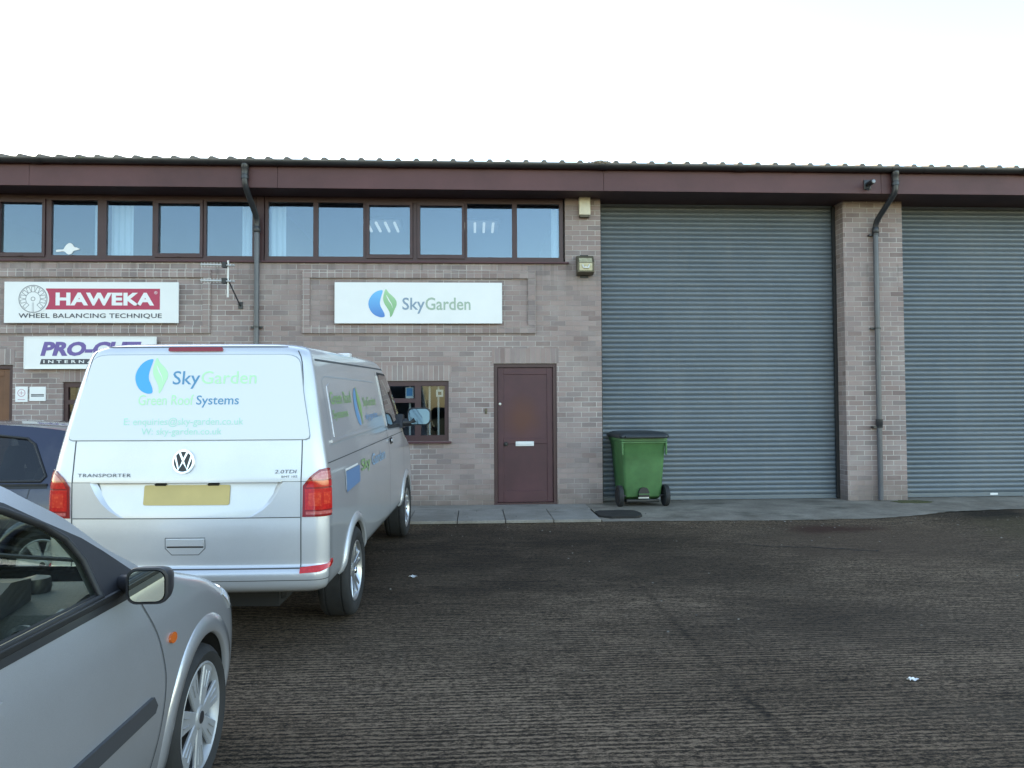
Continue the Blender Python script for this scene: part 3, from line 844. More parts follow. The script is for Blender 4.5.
BLUE = [(.50,.955),(.33,.93),(.17,.83),(.05,.66),(.01,.48),(.06,.29),(.18,.13),(.34,.04),(.48,.015),(.57,.05),(.555,.16),(.50,.27),(.43,.40),(.41,.52),(.43,.66),(.47,.80)]
LEAF = [(.61,1.0),(.55,.85),(.52,.70),(.53,.58),(.58,.46),(.67,.32),(.74,.18),(.765,.02),(.84,.11),(.89,.24),(.94,.35),(.98,.45),(.975,.57),(.91,.68),(.81,.78),(.70,.88)]
VEIN = [(.62,.80),(.66,.68),(.72,.57),(.80,.46),(.84,.33),(.82,.46),(.76,.57),(.70,.68)]
def logo_polys():
    return cr(BLUE, 3, True), cr(LEAF, 3, True), cr(VEIN, 3, True)
def flat_poly(mb, pts, x, z, s, y, sx=None):
    sx = sx or s
    v = [mb.vert((x+a*sx, y, z+b*s)) for a, b in pts]
    for t in tessellate_polygon([[Vector((a, b, 0)) for a, b in pts]]): mb.face([v[i] for i in t])

def sign_board(name, label, x0, x1, z0, z1, rim=False):
    b = MB(); b.box(x0, x1, WY-.075, WY-.05, z0, z1, bev=.004)
    for k in range(4):
        xa = x0+.15+(x1-x0-.34)*(k % 2); za = z0+.08+(z1-z0-.2)*(k//2)
        b.box(xa, xa+.04, WY-.05, WY, za, za+.04)
    if rim:
        for q in ((x0, x1, z0, z0+.018), (x0, x1, z1-.018, z1)): b.box(q[0]+.003, q[1]-.003, WY-.082, WY-.0745, q[2]+.002, q[3]-.002)
        for q in ((x0, x0+.018), (x1-.018, x1)): b.box(q[0]+.002, q[1]-.002, WY-.083, WY-.0745, z0+.02, z1-.02)
    o = b.build(name, M['white']); tag(o, label, 'sign'); return o
SYY = WY-.0775
sg = sign_board('company_sign', 'white sign between the downpipe and alarm box with blue and green leaf logo', -2.022, .407, 2.652, 3.252)
P1, P2, P3 = logo_polys()
m_ = MB(); flat_poly(m_, P1, -1.54, 2.735, .42, SYY); m_.build('blue_mark', grad_mat('sign_blue', (.06, .20, .55), (.14, .52, .86), 2.74, 3.15), sg, recalc=True)
m_ = MB(); flat_poly(m_, P2, -1.54, 2.735, .42, SYY); m_.build('leaf_mark', grad_mat('sign_green', (.20, .42, .20), (.36, .62, .34), 2.74, 3.15), sg)
m_ = MB(); flat_poly(m_, P3, -1.54, 2.735, .42, SYY-.001); m_.build('leaf_vein', M['white'], sg)
m_ = MB(); put_text(m_, text_mesh('Sky', .325, .235, .012), -1.045, 2.795, SYY); m_.build('lettering', M['ink_grey'], sg)
m_ = MB(); put_text(m_, text_mesh('Garden', .655, .185, .012), -.71, 2.848, SYY); m_.build('lettering', M['ink_greygreen'], sg)

hw = sign_board('company_sign', 'white sign with crimson band and line drawing of a wheel', -6.655, -4.235, 2.655, 3.243)
m_ = MB(); m_.poly([(-6.08, SYY, 2.848), (-4.495, SYY, 2.848), (-4.495, SYY, 3.148), (-6.08, SYY, 3.148)]); m_.build('red_band', M['ink_red'], hw)
def annulus(mb, cx, cz, r0, r1, y, n=48, m=0):
    mb.grid([[(cx+r*math.cos(2*PI*k/n), y, cz+r*math.sin(2*PI*k/n)) for k in range(n)] for r in (r0, r1)], m, close_u=True)
def disc(mb, cx, cz, r, y, n=48, m=0):
    mb.poly([(cx+r*math.cos(2*PI*k/n), y, cz+r*math.sin(2*PI*k/n)) for k in range(n)], m)
ex, ez = -6.255, 2.998
m_ = MB(); disc(m_, ex, ez, .222, SYY-.001); m_.build('white_disc', M['white'], hw)
m_ = MB(); annulus(m_, ex, ez, .186, .200, SYY-.002); annulus(m_, ex, ez, .022, .032, SYY-.002, 20)
for k in range(11):
    a = rad(90 + (k-5)*26)
    if k in (0, 10): a = rad(90+(k-5)*27)
    c, s_ = math.cos(a), math.sin(a)
    def R(u, r): return (ex+r*c-u*s_, SYY-.002, ez+r*s_+u*c)
    for u0, u1, r0, r1 in ((-.026, -.018, .10, .178), (.018, .026, .10, .178), (-.026, .026, .170, .178), (-.026, .026, .096, .104)):
        m_.poly([R(u0, r0), R(u1, r0), R(u1, r1), R(u0, r1)])
m_.poly([(ex-.012, SYY-.002, ez-.19), (ex-.006, SYY-.002, ez-.19), (ex-.006, SYY-.002, ez-.05), (ex-.012, SYY-.002, ez-.05)])
m_.poly([(ex+.006, SYY-.002, ez-.19), (ex+.012, SYY-.002, ez-.19), (ex+.012, SYY-.002, ez-.05), (ex+.006, SYY-.002, ez-.05)])
m_.build('wheel_drawing', M['ink_line'], hw)
m_ = MB(); put_text(m_, text_mesh('HAWEKA', 1.37, .185, .045, 0, 1.06), -5.945, 2.905, SYY-.001); put_text(m_, text_mesh('®', .045, .045), -4.575, 3.068, SYY-.001); m_.build('lettering', M['white'], hw)
m_ = MB(); put_text(m_, text_mesh('WHEEL BALANCING TECHNIQUE', 1.985, .078, .012, 0, 1.05), -6.452, 2.715, SYY-.001); m_.build('lettering', M['ink_dark'], hw)

pc = sign_board('company_sign', 'white sign with purple slanted letters, half hidden behind the van roof', -6.372, -4.54, 2.0, 2.462, rim=True)
m_ = MB(); put_text(m_, text_mesh('PRO-CUT', 1.40, .205, .05, .22, 1.0), -6.145, 2.185, SYY); m_.build('lettering', M['ink_purple'], pc)
m_ = MB(); m_.poly([(-6.15, SYY, 2.068), (-4.75, SYY, 2.068), (-4.73, SYY, 2.142), (-6.13, SYY, 2.142)]); m_.build('dark_band', M['ink_dark'], pc)
m_ = MB(); put_text(m_, text_mesh('INTERNATIONAL', 1.30, .042, .02, 0, 1.7), -6.10, 2.084, SYY-.001); m_.build('lettering', M['white'], pc)

def ring_mark():
    k = MB(); cx, cz = -6.433, 1.665
    annulus(k, cx, cz, .045, .055, WY-.0155, 28)
    k.poly([(cx-.004, WY-.0155, cz-.03), (cx+.004, WY-.0155, cz-.03), (cx+.004, WY-.0155, cz+.032), (cx-.004, WY-.0155, cz+.032)])
    k.poly([(cx-.03, WY-.0157, cz-.004), (cx+.03, WY-.0157, cz-.004), (cx+.03, WY-.0157, cz+.004), (cx-.03, WY-.0157, cz+.004)])
    k.poly([(cx-.05, WY-.0155, cz-.10), (cx+.05, WY-.0155, cz-.10), (cx+.05, WY-.0155, cz-.09), (cx-.05, WY-.0155, cz-.09)])
    return k
flat_notice('notice', 'small white notice with a pink circle symbol beside the brown door', 'notice', -6.517, -6.349, 1.536, 1.755, WY-.015, [('circle_symbol', ring_mark(), mat('pink_ink', (.55, .30, .36), .5))], [M['white']], thick=.014)
k = MB()
for z in (1.632, 1.612): k.poly([(-6.30, WY-.0155, z), (-6.12, WY-.0155, z), (-6.12, WY-.0155, z+.014), (-6.30, WY-.0155, z+.014)])
flat_notice('notice', 'small white notice with dark lines of print right of the pink symbol', 'notice', -6.322, -6.10, 1.549, 1.752, WY-.015, [('print_lines', k, M['ink_dark'])], [M['white']], thick=.014)
# white sticker in the upper window
st = cr([(0,.38),(.16,.42),(.30,.44),(.38,.70),(.52,.98),(.66,.94),(.76,.66),(.88,.60),(1.0,.46),(.86,.36),(.74,.30),(.64,.04),(.50,0),(.38,.20),(.28,.26),(.12,.22),(0,.22)], 3, True)
k = MB(); k.prism([(-6.02+a*.33, 3.665+b*.165) for a, b in st], WY+.058, WY+.061, 'y')
tag(k.build('sticker', M['white']), 'white emblem sticker shaped like a winged disc stuck in the upper window', 'sticker')

# ================================================================== fittings on the wall
t = thing('alarm_box', 'cream alarm box high on the brickwork beside the roller shutter', 'alarm box', (1.638, WY, 4.246))
k = MB(); k.box(-.085, .085, -.085, 0, .02, .322, bev=.012); k.build('casing', M['cream'], t, smooth=30)
k = MB(); k.box(-.072, .072, -.075, -.002, -.012, .018, bev=.004); k.build('base', M['bronze'], t)
t = thing('floodlight', 'square bronze floodlight on the brickwork right of the leaf logo sign', 'floodlight', (1.631, WY, 3.37))
k = MB()
k.prism([(-.02, .0), (-.02, .283), (-.115, .275), (-.185, .17), (-.175, .03), (-.10, .0)], -.122, .122, 'x'); 
k.build('housing', M['bronze'], t)
k = MB(); k.poly([(-.095, -.123, .262), (.095, -.123, .262), (.095, -.186, .172), (-.095, -.186, .172)]); k.poly([(-.095, -.190, .160), (.095, -.190, .160), (.095, -.182, .05), (-.095, -.182, .05)])
k.build('lens', mat('prismatic_lens', (.38, .36, .25), .12, var=.25, vscale=25), t)
k = MB(); k.tube([(-.05, -.194, .135), (-.04, -.197, .09), (.04, -.197, .09), (.05, -.194, .135)], .012, 8); k.build('lamp', M['white_trim'], t, smooth=50)
k = MB(); k.box(-.06, .06, -.02, 0, -.03, .31); k.build('wall_plate', M['black'], t)
# tv aerial
t = thing('television_aerial', 'silver double-armed television aerial fixed to the wall under the upper windows', 'aerial', (-3.46, WY, 2.95))
k = MB(); k.tube([(0, -.32, .04), (0, -.32, .56)], .016, 10); k.build('mast', M['aerial'], t, smooth=50)
for z in (.50, .275):
    k = MB(); k.tube([(-.37, -.34, z), (.10, -.34, z-.012)], .015, 8)
    for i in range(7): k.tube([(-.36+.043*i, -.34, z-.030), (-.36+.043*i, -.34, z+.030)], .006, 6)
    k.tube([(.07, -.42, z-.01), (.07, -.26, z-.01)], .006, 6)
    a_ = k.build('arm', M['aerial'], t, smooth=50)
    k = MB(); k.box(-.075, -.015, -.37, -.31, z-.045, z+.035, bev=.006); k.build('junction_box', M['black'], a_)
k = MB(); k.tube([(0, -.32, .36), (.02, -.30, .24), (.08, -.02, -.04)], .010, 8); k.box(.05, .11, -.02, 0, -.08, .02); k.build('stay', M['pipe_dark'], t, smooth=40)
# camera on the fascia
t = thing('security_camera', 'small dark security camera under the gutter on the maroon fascia', 'camera', (5.735, 10.44, 4.615))
k = MB(); k.lathe([(0, -.09), (.032, -.085), (.036, -.06), (.036, .05), (.028, .06), (0, .06)], 'y', (0, -.09, .03), 16); k.build('body', M['black'], t, smooth=40)
k = MB(); k.lathe([(0, -.012), (.024, -.01), (.026, 0)], 'y', (0, -.182, .03), 16); k.build('lens', mat('camera_lens', (.25, .26, .28), .1), t, smooth=40)
k = MB(); k.box(-.05, .05, -.02, 0, -.04, .10, bev=.004); k.tube([(0, -.01, -.02), (-.02, -.06, -.06), (0, -.09, .0)], .012, 8); k.build('bracket', M['pipe_dark'], t, smooth=40)
k = MB(); k.box(.15, .184, WY-.022, WY, 1.335, 1.41, bev=.005); k.box(.160, .174, WY-.028, WY-.02, 1.345, 1.37, bev=.003)
tag(k.build('door_bell', M['bronze']), 'tiny dark doorbell on the bricks left of the maroon door', 'doorbell')
# moss and old nest on the gutter
random.seed(12); k = MB()
for i in range(46):
    a = random.uniform(0, 2*PI); r = random.random()**.7
    c = Vector((1.80+.16*r*math.cos(a), 10.39+.045*math.sin(a)*r, 4.905+.035*(1-r)*random.random()))
    b = bmesh.new(); bmesh.ops.create_icosphere(b, subdivisions=1, radius=random.uniform(.012, .03))
    for v in b.verts: v.co = v.co*random.uniform(.7, 1.2)
    k.add_bm(b, 0, Matrix.Translation(c)); b.free()
tag(k.build('moss_clump', mat('dry_moss', (.27, .21, .15), .95, var=.4, vscale=30), smooth=60), 'clump of dry brown moss lying on the gutter edge', 'moss')

# ================================================================== wheelie bin
M['bin_green'] = mat('bin_green_plastic', (.062, .165, .055), .5, var=.22, vscale=4, bump=.1, bscale=90)
M['bin_lid'] = mat('bin_lid_plastic', (.022, .027, .030), .42, var=.2, vscale=6)
M['rubber'] = mat('tyre_rubber', (.020, .020, .021), .75, var=.2, vscale=12, bump=.15, bscale=120)
t = thing('wheelie_bin', 'green wheelie bin with black lid standing before the left roller shutter', 'bin', (2.405, 10.42, 0.002), (0, 0, rad(3)))
def ring_rows(levels, n=8):
    rows = []
    for z, x0, x1, y0, y1, r in levels:
        rows.append([(a, b, z) for a, b in rrect(x0, x1, y0, y1, r, 5)])
    return rows
k = MB()
lv = [(.10, -.255, .255, .16, .60, .05), (.14, -.27, .27, .10, .62, .05), (.30, -.285, .285, .075, .655, .05), (.60, -.30, .30, .045, .70, .05), (.86, -.318, .318, .02, .735, .05), (.88, -.325, .325, .01, .745, .05), (.93, -.328, .328, .005, .75, .05), (.935, -.345, .345, -.01, .765, .05), (.975, -.345, .345, -.01, .765, .05)]
rows = ring_rows(lv); ids = k.grid(rows, close_u=True); k.face(ids[0][::-1]); k.face(ids[-1])
k.build('body', M['bin_green'], t, smooth=35)
k = MB()
for xa in (-.33, .305): k.box(xa, xa+.025, -.015, .02, .74, .93, bev=.006)
k.box(-.33, .33, -.020, .0, .905, .925, bev=.004)
k.build('rim_rib', M['bin_green'], t)
k = MB()
rows = ring_rows([(.978, -.36, .36, -.035, .785, .06), (1.005, -.368, .368, -.04, .79, .06), (1.03, -.355, .355, -.03, .78, .06), (1.062, -.30, .30, .03, .72, .08), (1.07, -.2, .2, .12, .60, .08)])
ids = k.grid(rows, close_u=True); k.face(ids[0][::-1]); k.face(ids[-1])
lid = k.build('lid', M['bin_lid'], t, smooth=45)
k = MB(); k.tube([(-.29, -.075, .995), (.29, -.075, .995)], .018, 12)
for xa in (-.27, -.09, .09, .27): k.box(xa-.02, xa+.02, -.085, .0, .975, 1.012, bev=.006)
k.build('handle', M['bin_lid'], t, smooth=40)
k = MB(); k.prism([(-.075, .14), (.075, .14), (.075, .21), (.055, .255), (.03, .272), (-.03, .272), (-.055, .255), (-.075, .21)], .03, .125, 'y'); k.build('foot_recess', M['black'], t)
k = MB(); k.box(-.08, .08, .020, .05, .175, .188); k.build('step_bar', M['bin_green'], t)
k = MB(); k.box(-.075, .075, .052, .066, .118, .136); k.build('paper_label', M['white'], t)
k = MB(); k.box(-.24, .24, .10, .56, .055, .10, bev=.01); k.tube([(-.34, .12, .15), (.34, .12, .15)], .016, 10); k.build('axle', M['black'], t, smooth=40)
for sx in (-1, 1):
    k = MB(); cx = sx*.335
    k.lathe([(.0, -.028), (.10, -.028), (.125, -.036), (.148, -.030), (.152, -.01), (.152, .01), (.148, .030), (.125, .036), (.10, .028), (.0, .028)], 'x', (cx, .12, .151), 30)
    wh = k.build('wheel', M['rubber'], t, smooth=40)
    k = MB(); k.lathe([(0, sx*.034), (.09, sx*.034), (.095, sx*.028)], 'x', (cx, .12, .151), 24); k.build('hub', M['black'], wh, smooth=40)

# ================================================================== litter
def scrap(name, label, x, y, s, seed):
    random.seed(seed); k = MB(); n = 9; c = []
    z0 = yard_z(y)+.006
    rows = []
    for i in range(6):
        rows.append([(x+s*((j-3)/3)*random.uniform(.8, 1.1)+.2*s*math.sin(i), y+.6*s*((i-2.5)/2.5)+random.uniform(-.1, .1)*s, z0+max(0, .35*s*math.sin(j*1.3+i*.8)+random.uniform(0, .15)*s)) for j in range(7)])
    k.grid(rows); k.grid([[(a, b, q-.002) for a, b, q in r] for r in rows])
    return tag(k.build(name, M['white'], smooth=30), label, 'litter')
scrap('paper_scrap', 'crumpled scrap of white paper on the concrete in front of the right shutter', 2.50, 4.17, .027, 4)
scrap('paper_scrap', 'tiny pale paper scrap on the concrete right of the van', -.575, 6.93, .035, 6)
# ================================================================== vehicles: shared pieces
M['silver_van'] = paint_mat('silver_van_paint', (.63, .64, .665), .55, .40)
M['silver_car'] = paint_mat('silver_car_paint', (.60, .615, .655), .66, .29)
M['navy'] = paint_mat('navy_paint', (.012, .016, .045), .35, .35)
M['gap'] = mat('shut_line', (.075, .078, .082), .8)
M['glass_edge'] = mat('glass_edge', (.33, .36, .39), .5)
M['seal'] = mat('rubber_seal', (.016, .016, .017), .55)
M['trim_black'] = mat('black_trim', (.024, .024, .028), .42, var=.15, vscale=10)
M['strip_grey'] = mat('grey_rubbing_strip', (.050, .051, .056), .5)
M['under'] = mat('underbody', (.018, .017, .017), .9)
M['alloy'] = mat('alloy_wheel', (.56, .57, .59), .32, metal=.85, var=.1, vscale=9)
M['hubcap'] = mat('silver_hubcap', (.40, .41, .43), .42, metal=.4, var=.08, vscale=9)
M['dark_alloy'] = mat('dark_wheel_well', (.03, .03, .032), .6)
M['car_glass'] = glass_mat('car_glass', (.80, .87, .79), .9)
M['dark_glass'] = glass_mat('privacy_glass', (.30, .33, .33), 1.4)
M['mirror'] = mat('mirror_glass', (.46, .52, .53), .02, metal=1.0)
M['sky_tint_mirror'] = mat('sky_tint_mirror_glass', (.075, .11, .14), .03, metal=1.0)  # colour imitates a blue sky reflected in the van mirror
M['chrome'] = mat('chrome', (.75, .76, .78), .12, metal=1.0)
M['wrap'] = mat('white_window_wrap', (.72, .76, .79), .18, coat=.6)
M['amber'] = mat('amber_lens', (.62, .13, .02), .15, coat=.5)
def lens_mat(name, c0, c1, emit=0):
    m, nt, b = new_mat(name)
    oc = N(nt, 'ShaderNodeTexCoord').outputs['Object']
    w_ = N(nt, 'ShaderNodeTexVoronoi'); w_.inputs['Scale'].default_value = 55; L(nt, oc, w_.inputs['Vector'])
    L(nt, mixc(nt, ramp(nt, w_.outputs['Distance'], [(.1, 0.0), (.6, 1.0)]), c0, c1), b.inputs['Base Color'])
    b.inputs['Roughness'].default_value = .12; b.inputs['Coat Weight'].default_value = 1.0
    return m
M['red_lens'] = lens_mat('red_lens', (.68, .018, .014), (.55, .010, .009))
M['orange_lens'] = lens_mat('orange_lens', (.78, .085, .035), (.66, .035, .018))
M['pale_lens'] = lens_mat('pale_lens', (.62, .20, .18), (.52, .10, .09))
M['deep_red'] = mat('deep_red_lens', (.26, .007, .010), .15, coat=1.0)
M['plate_yellow'] = mat('yellow_plate', (.58, .44, .17), .4, var=.05, vscale=8)

def wheel(parent, x, y, r, w, rim_r, style, side, rot=0.0):
    """side +1: outer face towards +x"""
    t = MB(); s = side
    hw_ = w/2
    prof = [(rim_r-.004, -hw_+.02), (rim_r+.012, -hw_+.006), (rim_r+(r-rim_r)*.55, -hw_-.004), (r-.022, -hw_+.006), (r-.006, -hw_+.022), (r, -hw_+.05)]
    for q in (-.25, .25):
        prof += [(r, hw_*q*2-.008), (r-.008, hw_*q*2-.005), (r-.008, hw_*q*2+.005), (r, hw_*q*2+.008)]
    prof += [(r, hw_-.05), (r-.006, hw_-.022), (r-.022, hw_-.006), (rim_r+(r-rim_r)*.55, hw_+.004), (rim_r+.012, hw_-.006), (rim_r-.004, hw_-.02)]
    t.lathe(prof, 'x', (x, y, r), 56)
    w_o = t.build('wheel', M['rubber'], parent, smooth=35)
    k = MB(); e = s*(hw_-.012)
    k.lathe([(rim_r+.006, e), (rim_r-.002, e+s*.004), (rim_r-.016, e-s*.006), (rim_r-.024, e-s*.03), (rim_r-.03, e-s*.09)], 'x', (x, y, r), 56)
    m1 = M['alloy'] if style == 'alloy' else M['hubcap']
    rim = k.build('rim', m1, w_o, smooth=40)
    k = MB(); k.lathe([(0, e-s*.075), (rim_r-.02, e-s*.075)], 'x', (x, y, r), 40); k.build('brake_disc', M['dark_alloy'], rim)
    k = MB()
    def spoke(a0, r0, r1, w0, w1, d0, d1):
        c, sn = math.cos(a0), math.sin(a0)
        def P(u, rr, d): return (x+e+s*d, y+rr*c-u*sn, r+rr*sn+u*c)
        sec = []
        for f in (0, .25, .5, .75, 1):
            rr = r0+(r1-r0)*f; ww = w0+(w1-w0)*f; d = d0+(d1-d0)*f
            dp = .026 if style == 'alloy' else .012
            sec.append([P(-ww/2, rr, d-dp), P(-ww/2, rr, d-.005), P(-ww/2+.005, rr, d), P(ww/2-.005, rr, d), P(ww/2, rr, d-.005), P(ww/2, rr, d-dp)])
        k.grid(sec)
    if style == 'alloy':
        for i in range(5):
            a = 2*PI*i/5+rot
            for da in (-.16, .16): spoke(a+da, .05, rim_r-.012, .036, .026, -.022, -.004)
        k.lathe([(0, e-s*.012), (.052, e-s*.014), (.066, e-s*.022), (.070, e-s*.05)], 'x', (x, y, r), 28)
    else:
        for i in range(7):
            a = 2*PI*i/7+rot
            spoke(a, .04, rim_r-.006, .050, .104, -.004, -.001)
            spoke(a+.10, rim_r*.55, rim_r-.03, .006, .008, .0015, .003); spoke(a-.10, rim_r*.55, rim_r-.03, .006, .008, .0015, .003)
        k.lathe([(0, e+s*.004), (.040, e+s*.002), (.052, e-s*.006), (.056, e-s*.03)], 'x', (x, y, r), 28)
    k.build('spokes', m1, rim, smooth=30)
    k = MB(); k.lathe([(0, e+s*.006), (.024, e+s*.005), (.028, e-s*.004)], 'x', (x, y, r), 20); k.build('hub_cap', M['chrome'] if style == 'alloy' else M['trim_black'], rim, smooth=40)
    return w_o

def boolean_cut(o, cutters, keep_slot=None):
    for c in cutters:
        md = o.modifiers.new('cut', 'BOOLEAN'); md.operation = 'DIFFERENCE'; md.object = c; md.solver = 'EXACT'
    dg = bpy.context.evaluated_depsgraph_get(); dg.update()
    me = bpy.data.meshes.new_from_object(o.evaluated_get(dg))
    old = o.data; o.modifiers.clear(); o.data = me; bpy.data.meshes.remove(old)
    for c in cutters:
        d = c.data; bpy.data.objects.remove(c); bpy.data.meshes.remove(d)
    return o
def drop_faces(o, slot):
    b = bmesh.new(); b.from_mesh(o.data)
    bmesh.ops.delete(b, geom=[f for f in b.faces if f.material_index == slot], context='FACES')
    b.to_mesh(o.data); b.free()

class Body:
    """a stack of rounded plan outlines: W(z) half width, R(z)/F(z) rear and front ends, corner radii"""
    def __init__(self, W, R, F, rr, rf, plan=None, rbulge=.02, fbulge=.0, zmap=None, fpow=2.2, n=(12, 9, 44, 14, 10)):
        self.zm = zmap or (lambda z: z)
        self.W, self.R, self.F, self.rr, self.rf = W, R, F, rr, rf
        self.plan = plan or (lambda y: 1.0); self.rb = rbulge; self.n = n; self.fpow = fpow
    def half(self, z):
        """points of the right half outline from rear centre to front centre"""
        W, R, F, r = self.W(z), self.R(z), self.F(z), self.rr(z); rx, ry = self.rf(z)
        rx = min(rx, W*.97)
        n = self.n; out = []
        for i in range(n[0]): out.append(self.at_s(z, (W-r)*i/n[0]))
        for i in range(n[1]): out.append(self.at_s(z, (W-r)+r*PI/2*i/n[1]))
        ya = R+self.rb+r; yb = F-ry
        for i in range(n[2]):
            y = ya+(yb-ya)*i/n[2]; out.append((W*self.plan(y), y, z))
        wp = W*self.plan(yb)
        for i in range(n[3]+1):
            a = PI/2*i/n[3]; e = 2/self.fpow
            out.append((wp-rx+rx*math.cos(a)**e, yb+ry*math.sin(a)**e, z))
        for i in range(1, n[4]+1):
            out.append(((wp-rx)*(1-i/n[4]), F, z))
        return [(x, y, self.zm(z)) for x, y, _ in out]
    def at_s(self, z, s):
        """right side of the rear: s runs from the centre line round the corner and along the flank"""
        W, R, r = self.W(z), self.R(z), self.rr(z)
        if s <= W-r: return (s, R+self.rb*(s/(W-r))**2, z)
        q = s-(W-r)
        if q <= r*PI/2:
            a = q/r; x = W-r+r*math.sin(a); y = R+self.rb+r*(1-math.cos(a))
        else:
            x = W; y = R+self.rb+r+(q-r*PI/2)
        return (x*(self.plan(y) if a_ok(q, r) else 1), y, z)
    def rear(self, u, v):
        sg_ = 1 if u >= 0 else -1
        def f(s, z):
            q = self.at_s(z, abs(s)); return Vector((q[0]*sg_, q[1], self.zm(z)))
        p = f(u, v); e = .004
        du = f(u+e*sg_, v)-f(u-e*sg_ if abs(u) > e else u, v)
        dv = f(u, v+e)-f(u, v-e)
        n = du.cross(dv)*sg_
        if n.y > 0 and abs(n.y) > abs(n.x): n = -n
        if n.x*sg_ < 0 and abs(n.x) >= abs(n.y): n = -n
        return p, n.normalized()
    def side(self, sgn):
        def f(y, z):
            W, F = self.W(z), self.F(z); rx, ry = self.rf(z); rx = min(rx, W*.97); yb = F-ry
            if y <= yb:
                ya = self.R(z)+self.rb; r = self.rr(z)
                if y < ya+r:
                    t = max(0, min(1, (ya+r-y)/r)); x = W*self.plan(y)-r+r*math.sqrt(max(0, 1-t*t))
                else: x = W*self.plan(y)
            else:
                t = min(1, (y-yb)/ry); wp = W*self.plan(yb)
                x = wp-rx+rx*max(0, 1-t**self.fpow)**(1/self.fpow)
            return Vector((sgn*x, y, self.zm(z)))
        def s(u, v):
            p = f(u, v); e = .004
            n = (f(u+e, v)-f(u-e, v)).cross(f(u, v+e)-f(u, v-e))*sgn
            if n.x*sgn < 0: n = -n
            return p, n.normalized()
        return s
    def mesh(self, zs, mb=None, m=0, top_m=0, bot_m=1):
        mb = mb or MB(); rows = []
        for z in zs:
            h = self.half(z)
            rows.append(h+[(-x, y, z_) for x, y, z_ in h[-2:0:-1]])
        ids = mb.grid(rows, m, close_u=True)
        n = len(self.half(zs[0]))
        def cap(row, mm):
            k = len(row)
            for i in range(1, n-1):
                a, b = row[i], row[i+1]; c, d = row[(k-i-1) % k], row[(k-i) % k]
                if i == n-2: mb.face((a, b, d), mm)
                else: mb.face((a, b, c, d), mm)
            mb.face((row[0], row[1], row[k-1]), mm)
        cap(ids[0], bot_m); cap(ids[-1], top_m)
        return mb
def a_ok(q, r): return q > r*PI/2

def linspace(a, b, n): return [a+(b-a)*i/(n-1) for i in range(n)]

# ================================================================== the silver panel van
VAN = thing('panel_van', 'silver panel van with leaf logo on its rear, parked nose to the brick wall', 'van', (-1.858, 4.88, -.178), (rad(1.5), 0, rad(-2.2)))
vW = pl([(.415,.87),(.44,.905),(.47,.918),(.53,.926),(.62,.928),(.80,.93),(1.00,.928),(1.12,.922),(1.24,.905),(1.40,.872),(1.60,.832),(1.75,.80),(1.83,.780),(1.89,.762),(1.925,.740),(1.948,.700),(1.963,.64),(1.975,.52),(1.982,.34)])
vR = pl([(.415,.05),(.435,.012),(.47,-.010),(.545,-.016),(.575,.002),(.60,.018),(.80,.018),(.90,.022),(1.10,.026),(1.14,.028),(1.24,.045),(1.38,.068),(1.60,.118),(1.80,.168),(1.90,.190),(1.935,.202),(1.952,.222),(1.963,.262),(1.971,.36),(1.977,.55),(1.982,.85)])
vF = pl([(.36,4.80),(.45,4.87),(.70,4.89),(.85,4.87),(.95,4.80),(1.05,4.62),(1.12,4.42),(1.17,4.25),(1.30,4.10),(1.60,3.78),(1.80,3.52),(1.90,3.30),(1.95,3.0),(1.975,2.55),(1.982,2.1)])
vrr = pl([(.36,.10),(.8,.085),(1.2,.085),(1.6,.09),(1.9,.10),(1.982,.22)])
def vrf(z): return (pl([(.36,.55),(.9,.6),(1.2,.5),(1.9,.42),(1.982,.25)])(z), pl([(.36,.42),(.9,.5),(1.2,.36),(1.9,.30),(1.982,.25)])(z))
vW_ = vW
vW = lambda z: vW_(z)*.977
vR0 = vR
vR = lambda z: vR0(z)+pl([(.88,0),(.905,.001),(1.0,.016),(1.10,.032),(1.126,.034),(1.134,.0)])(z)
VB0 = Body(vW, vR0, vF, vrr, vrf, plan=lambda y: 1.0 - (.016*((y-3.1)/1.7)**2 if y > 3.1 else 0) - (.006*((1.0-y)/1.0)**2 if y < 1.0 else 0), rbulge=.022, zmap=lambda z: z if z < 1.2 else z+.074*(z-1.2)/.782)
VB = Body(vW, vR, vF, vrr, vrf, plan=VB0.plan, rbulge=.022, zmap=VB0.zm)
zs = linspace(.415, .54, 8)+linspace(.555, .605, 6)+linspace(.64, .89, 8)+[.905,.92]+linspace(.95,1.09,8)+[1.10,1.112,1.122,1.127,1.134,1.145]+linspace(1.17, 1.85, 24)+[1.868,1.886,1.902,1.917,1.93,1.942,1.952,1.961,1.968,1.974,1.979,1.982]
mb = VB.mesh(zs)
body = mb.build('body', [M['silver_van'], M['under']], VAN)
cut = []
for yc in (.96, 3.96):
    for sx in (-1, 1):
        c = MB(); c.lathe([(0, 0), (.385, 0), (.385, .34), (0, .34)], 'x', (0, 0, 0), 48)
        c.v = [(sx*(.64+a), yc+b, .33+d) for a, b, d in c.v]
        cut.append(c.build('arch_cutter', [M['silver_van'], M['under']]))
        cut[-1].data.polygons.foreach_set('material_index', [1]*len(cut[-1].data.polygons))
        cut[-1].parent = VAN
bpy.context.view_layer.update()
boolean_cut(body, cut)
body.data.shade_smooth(); body.data.set_sharp_from_angle(angle=rad(32))
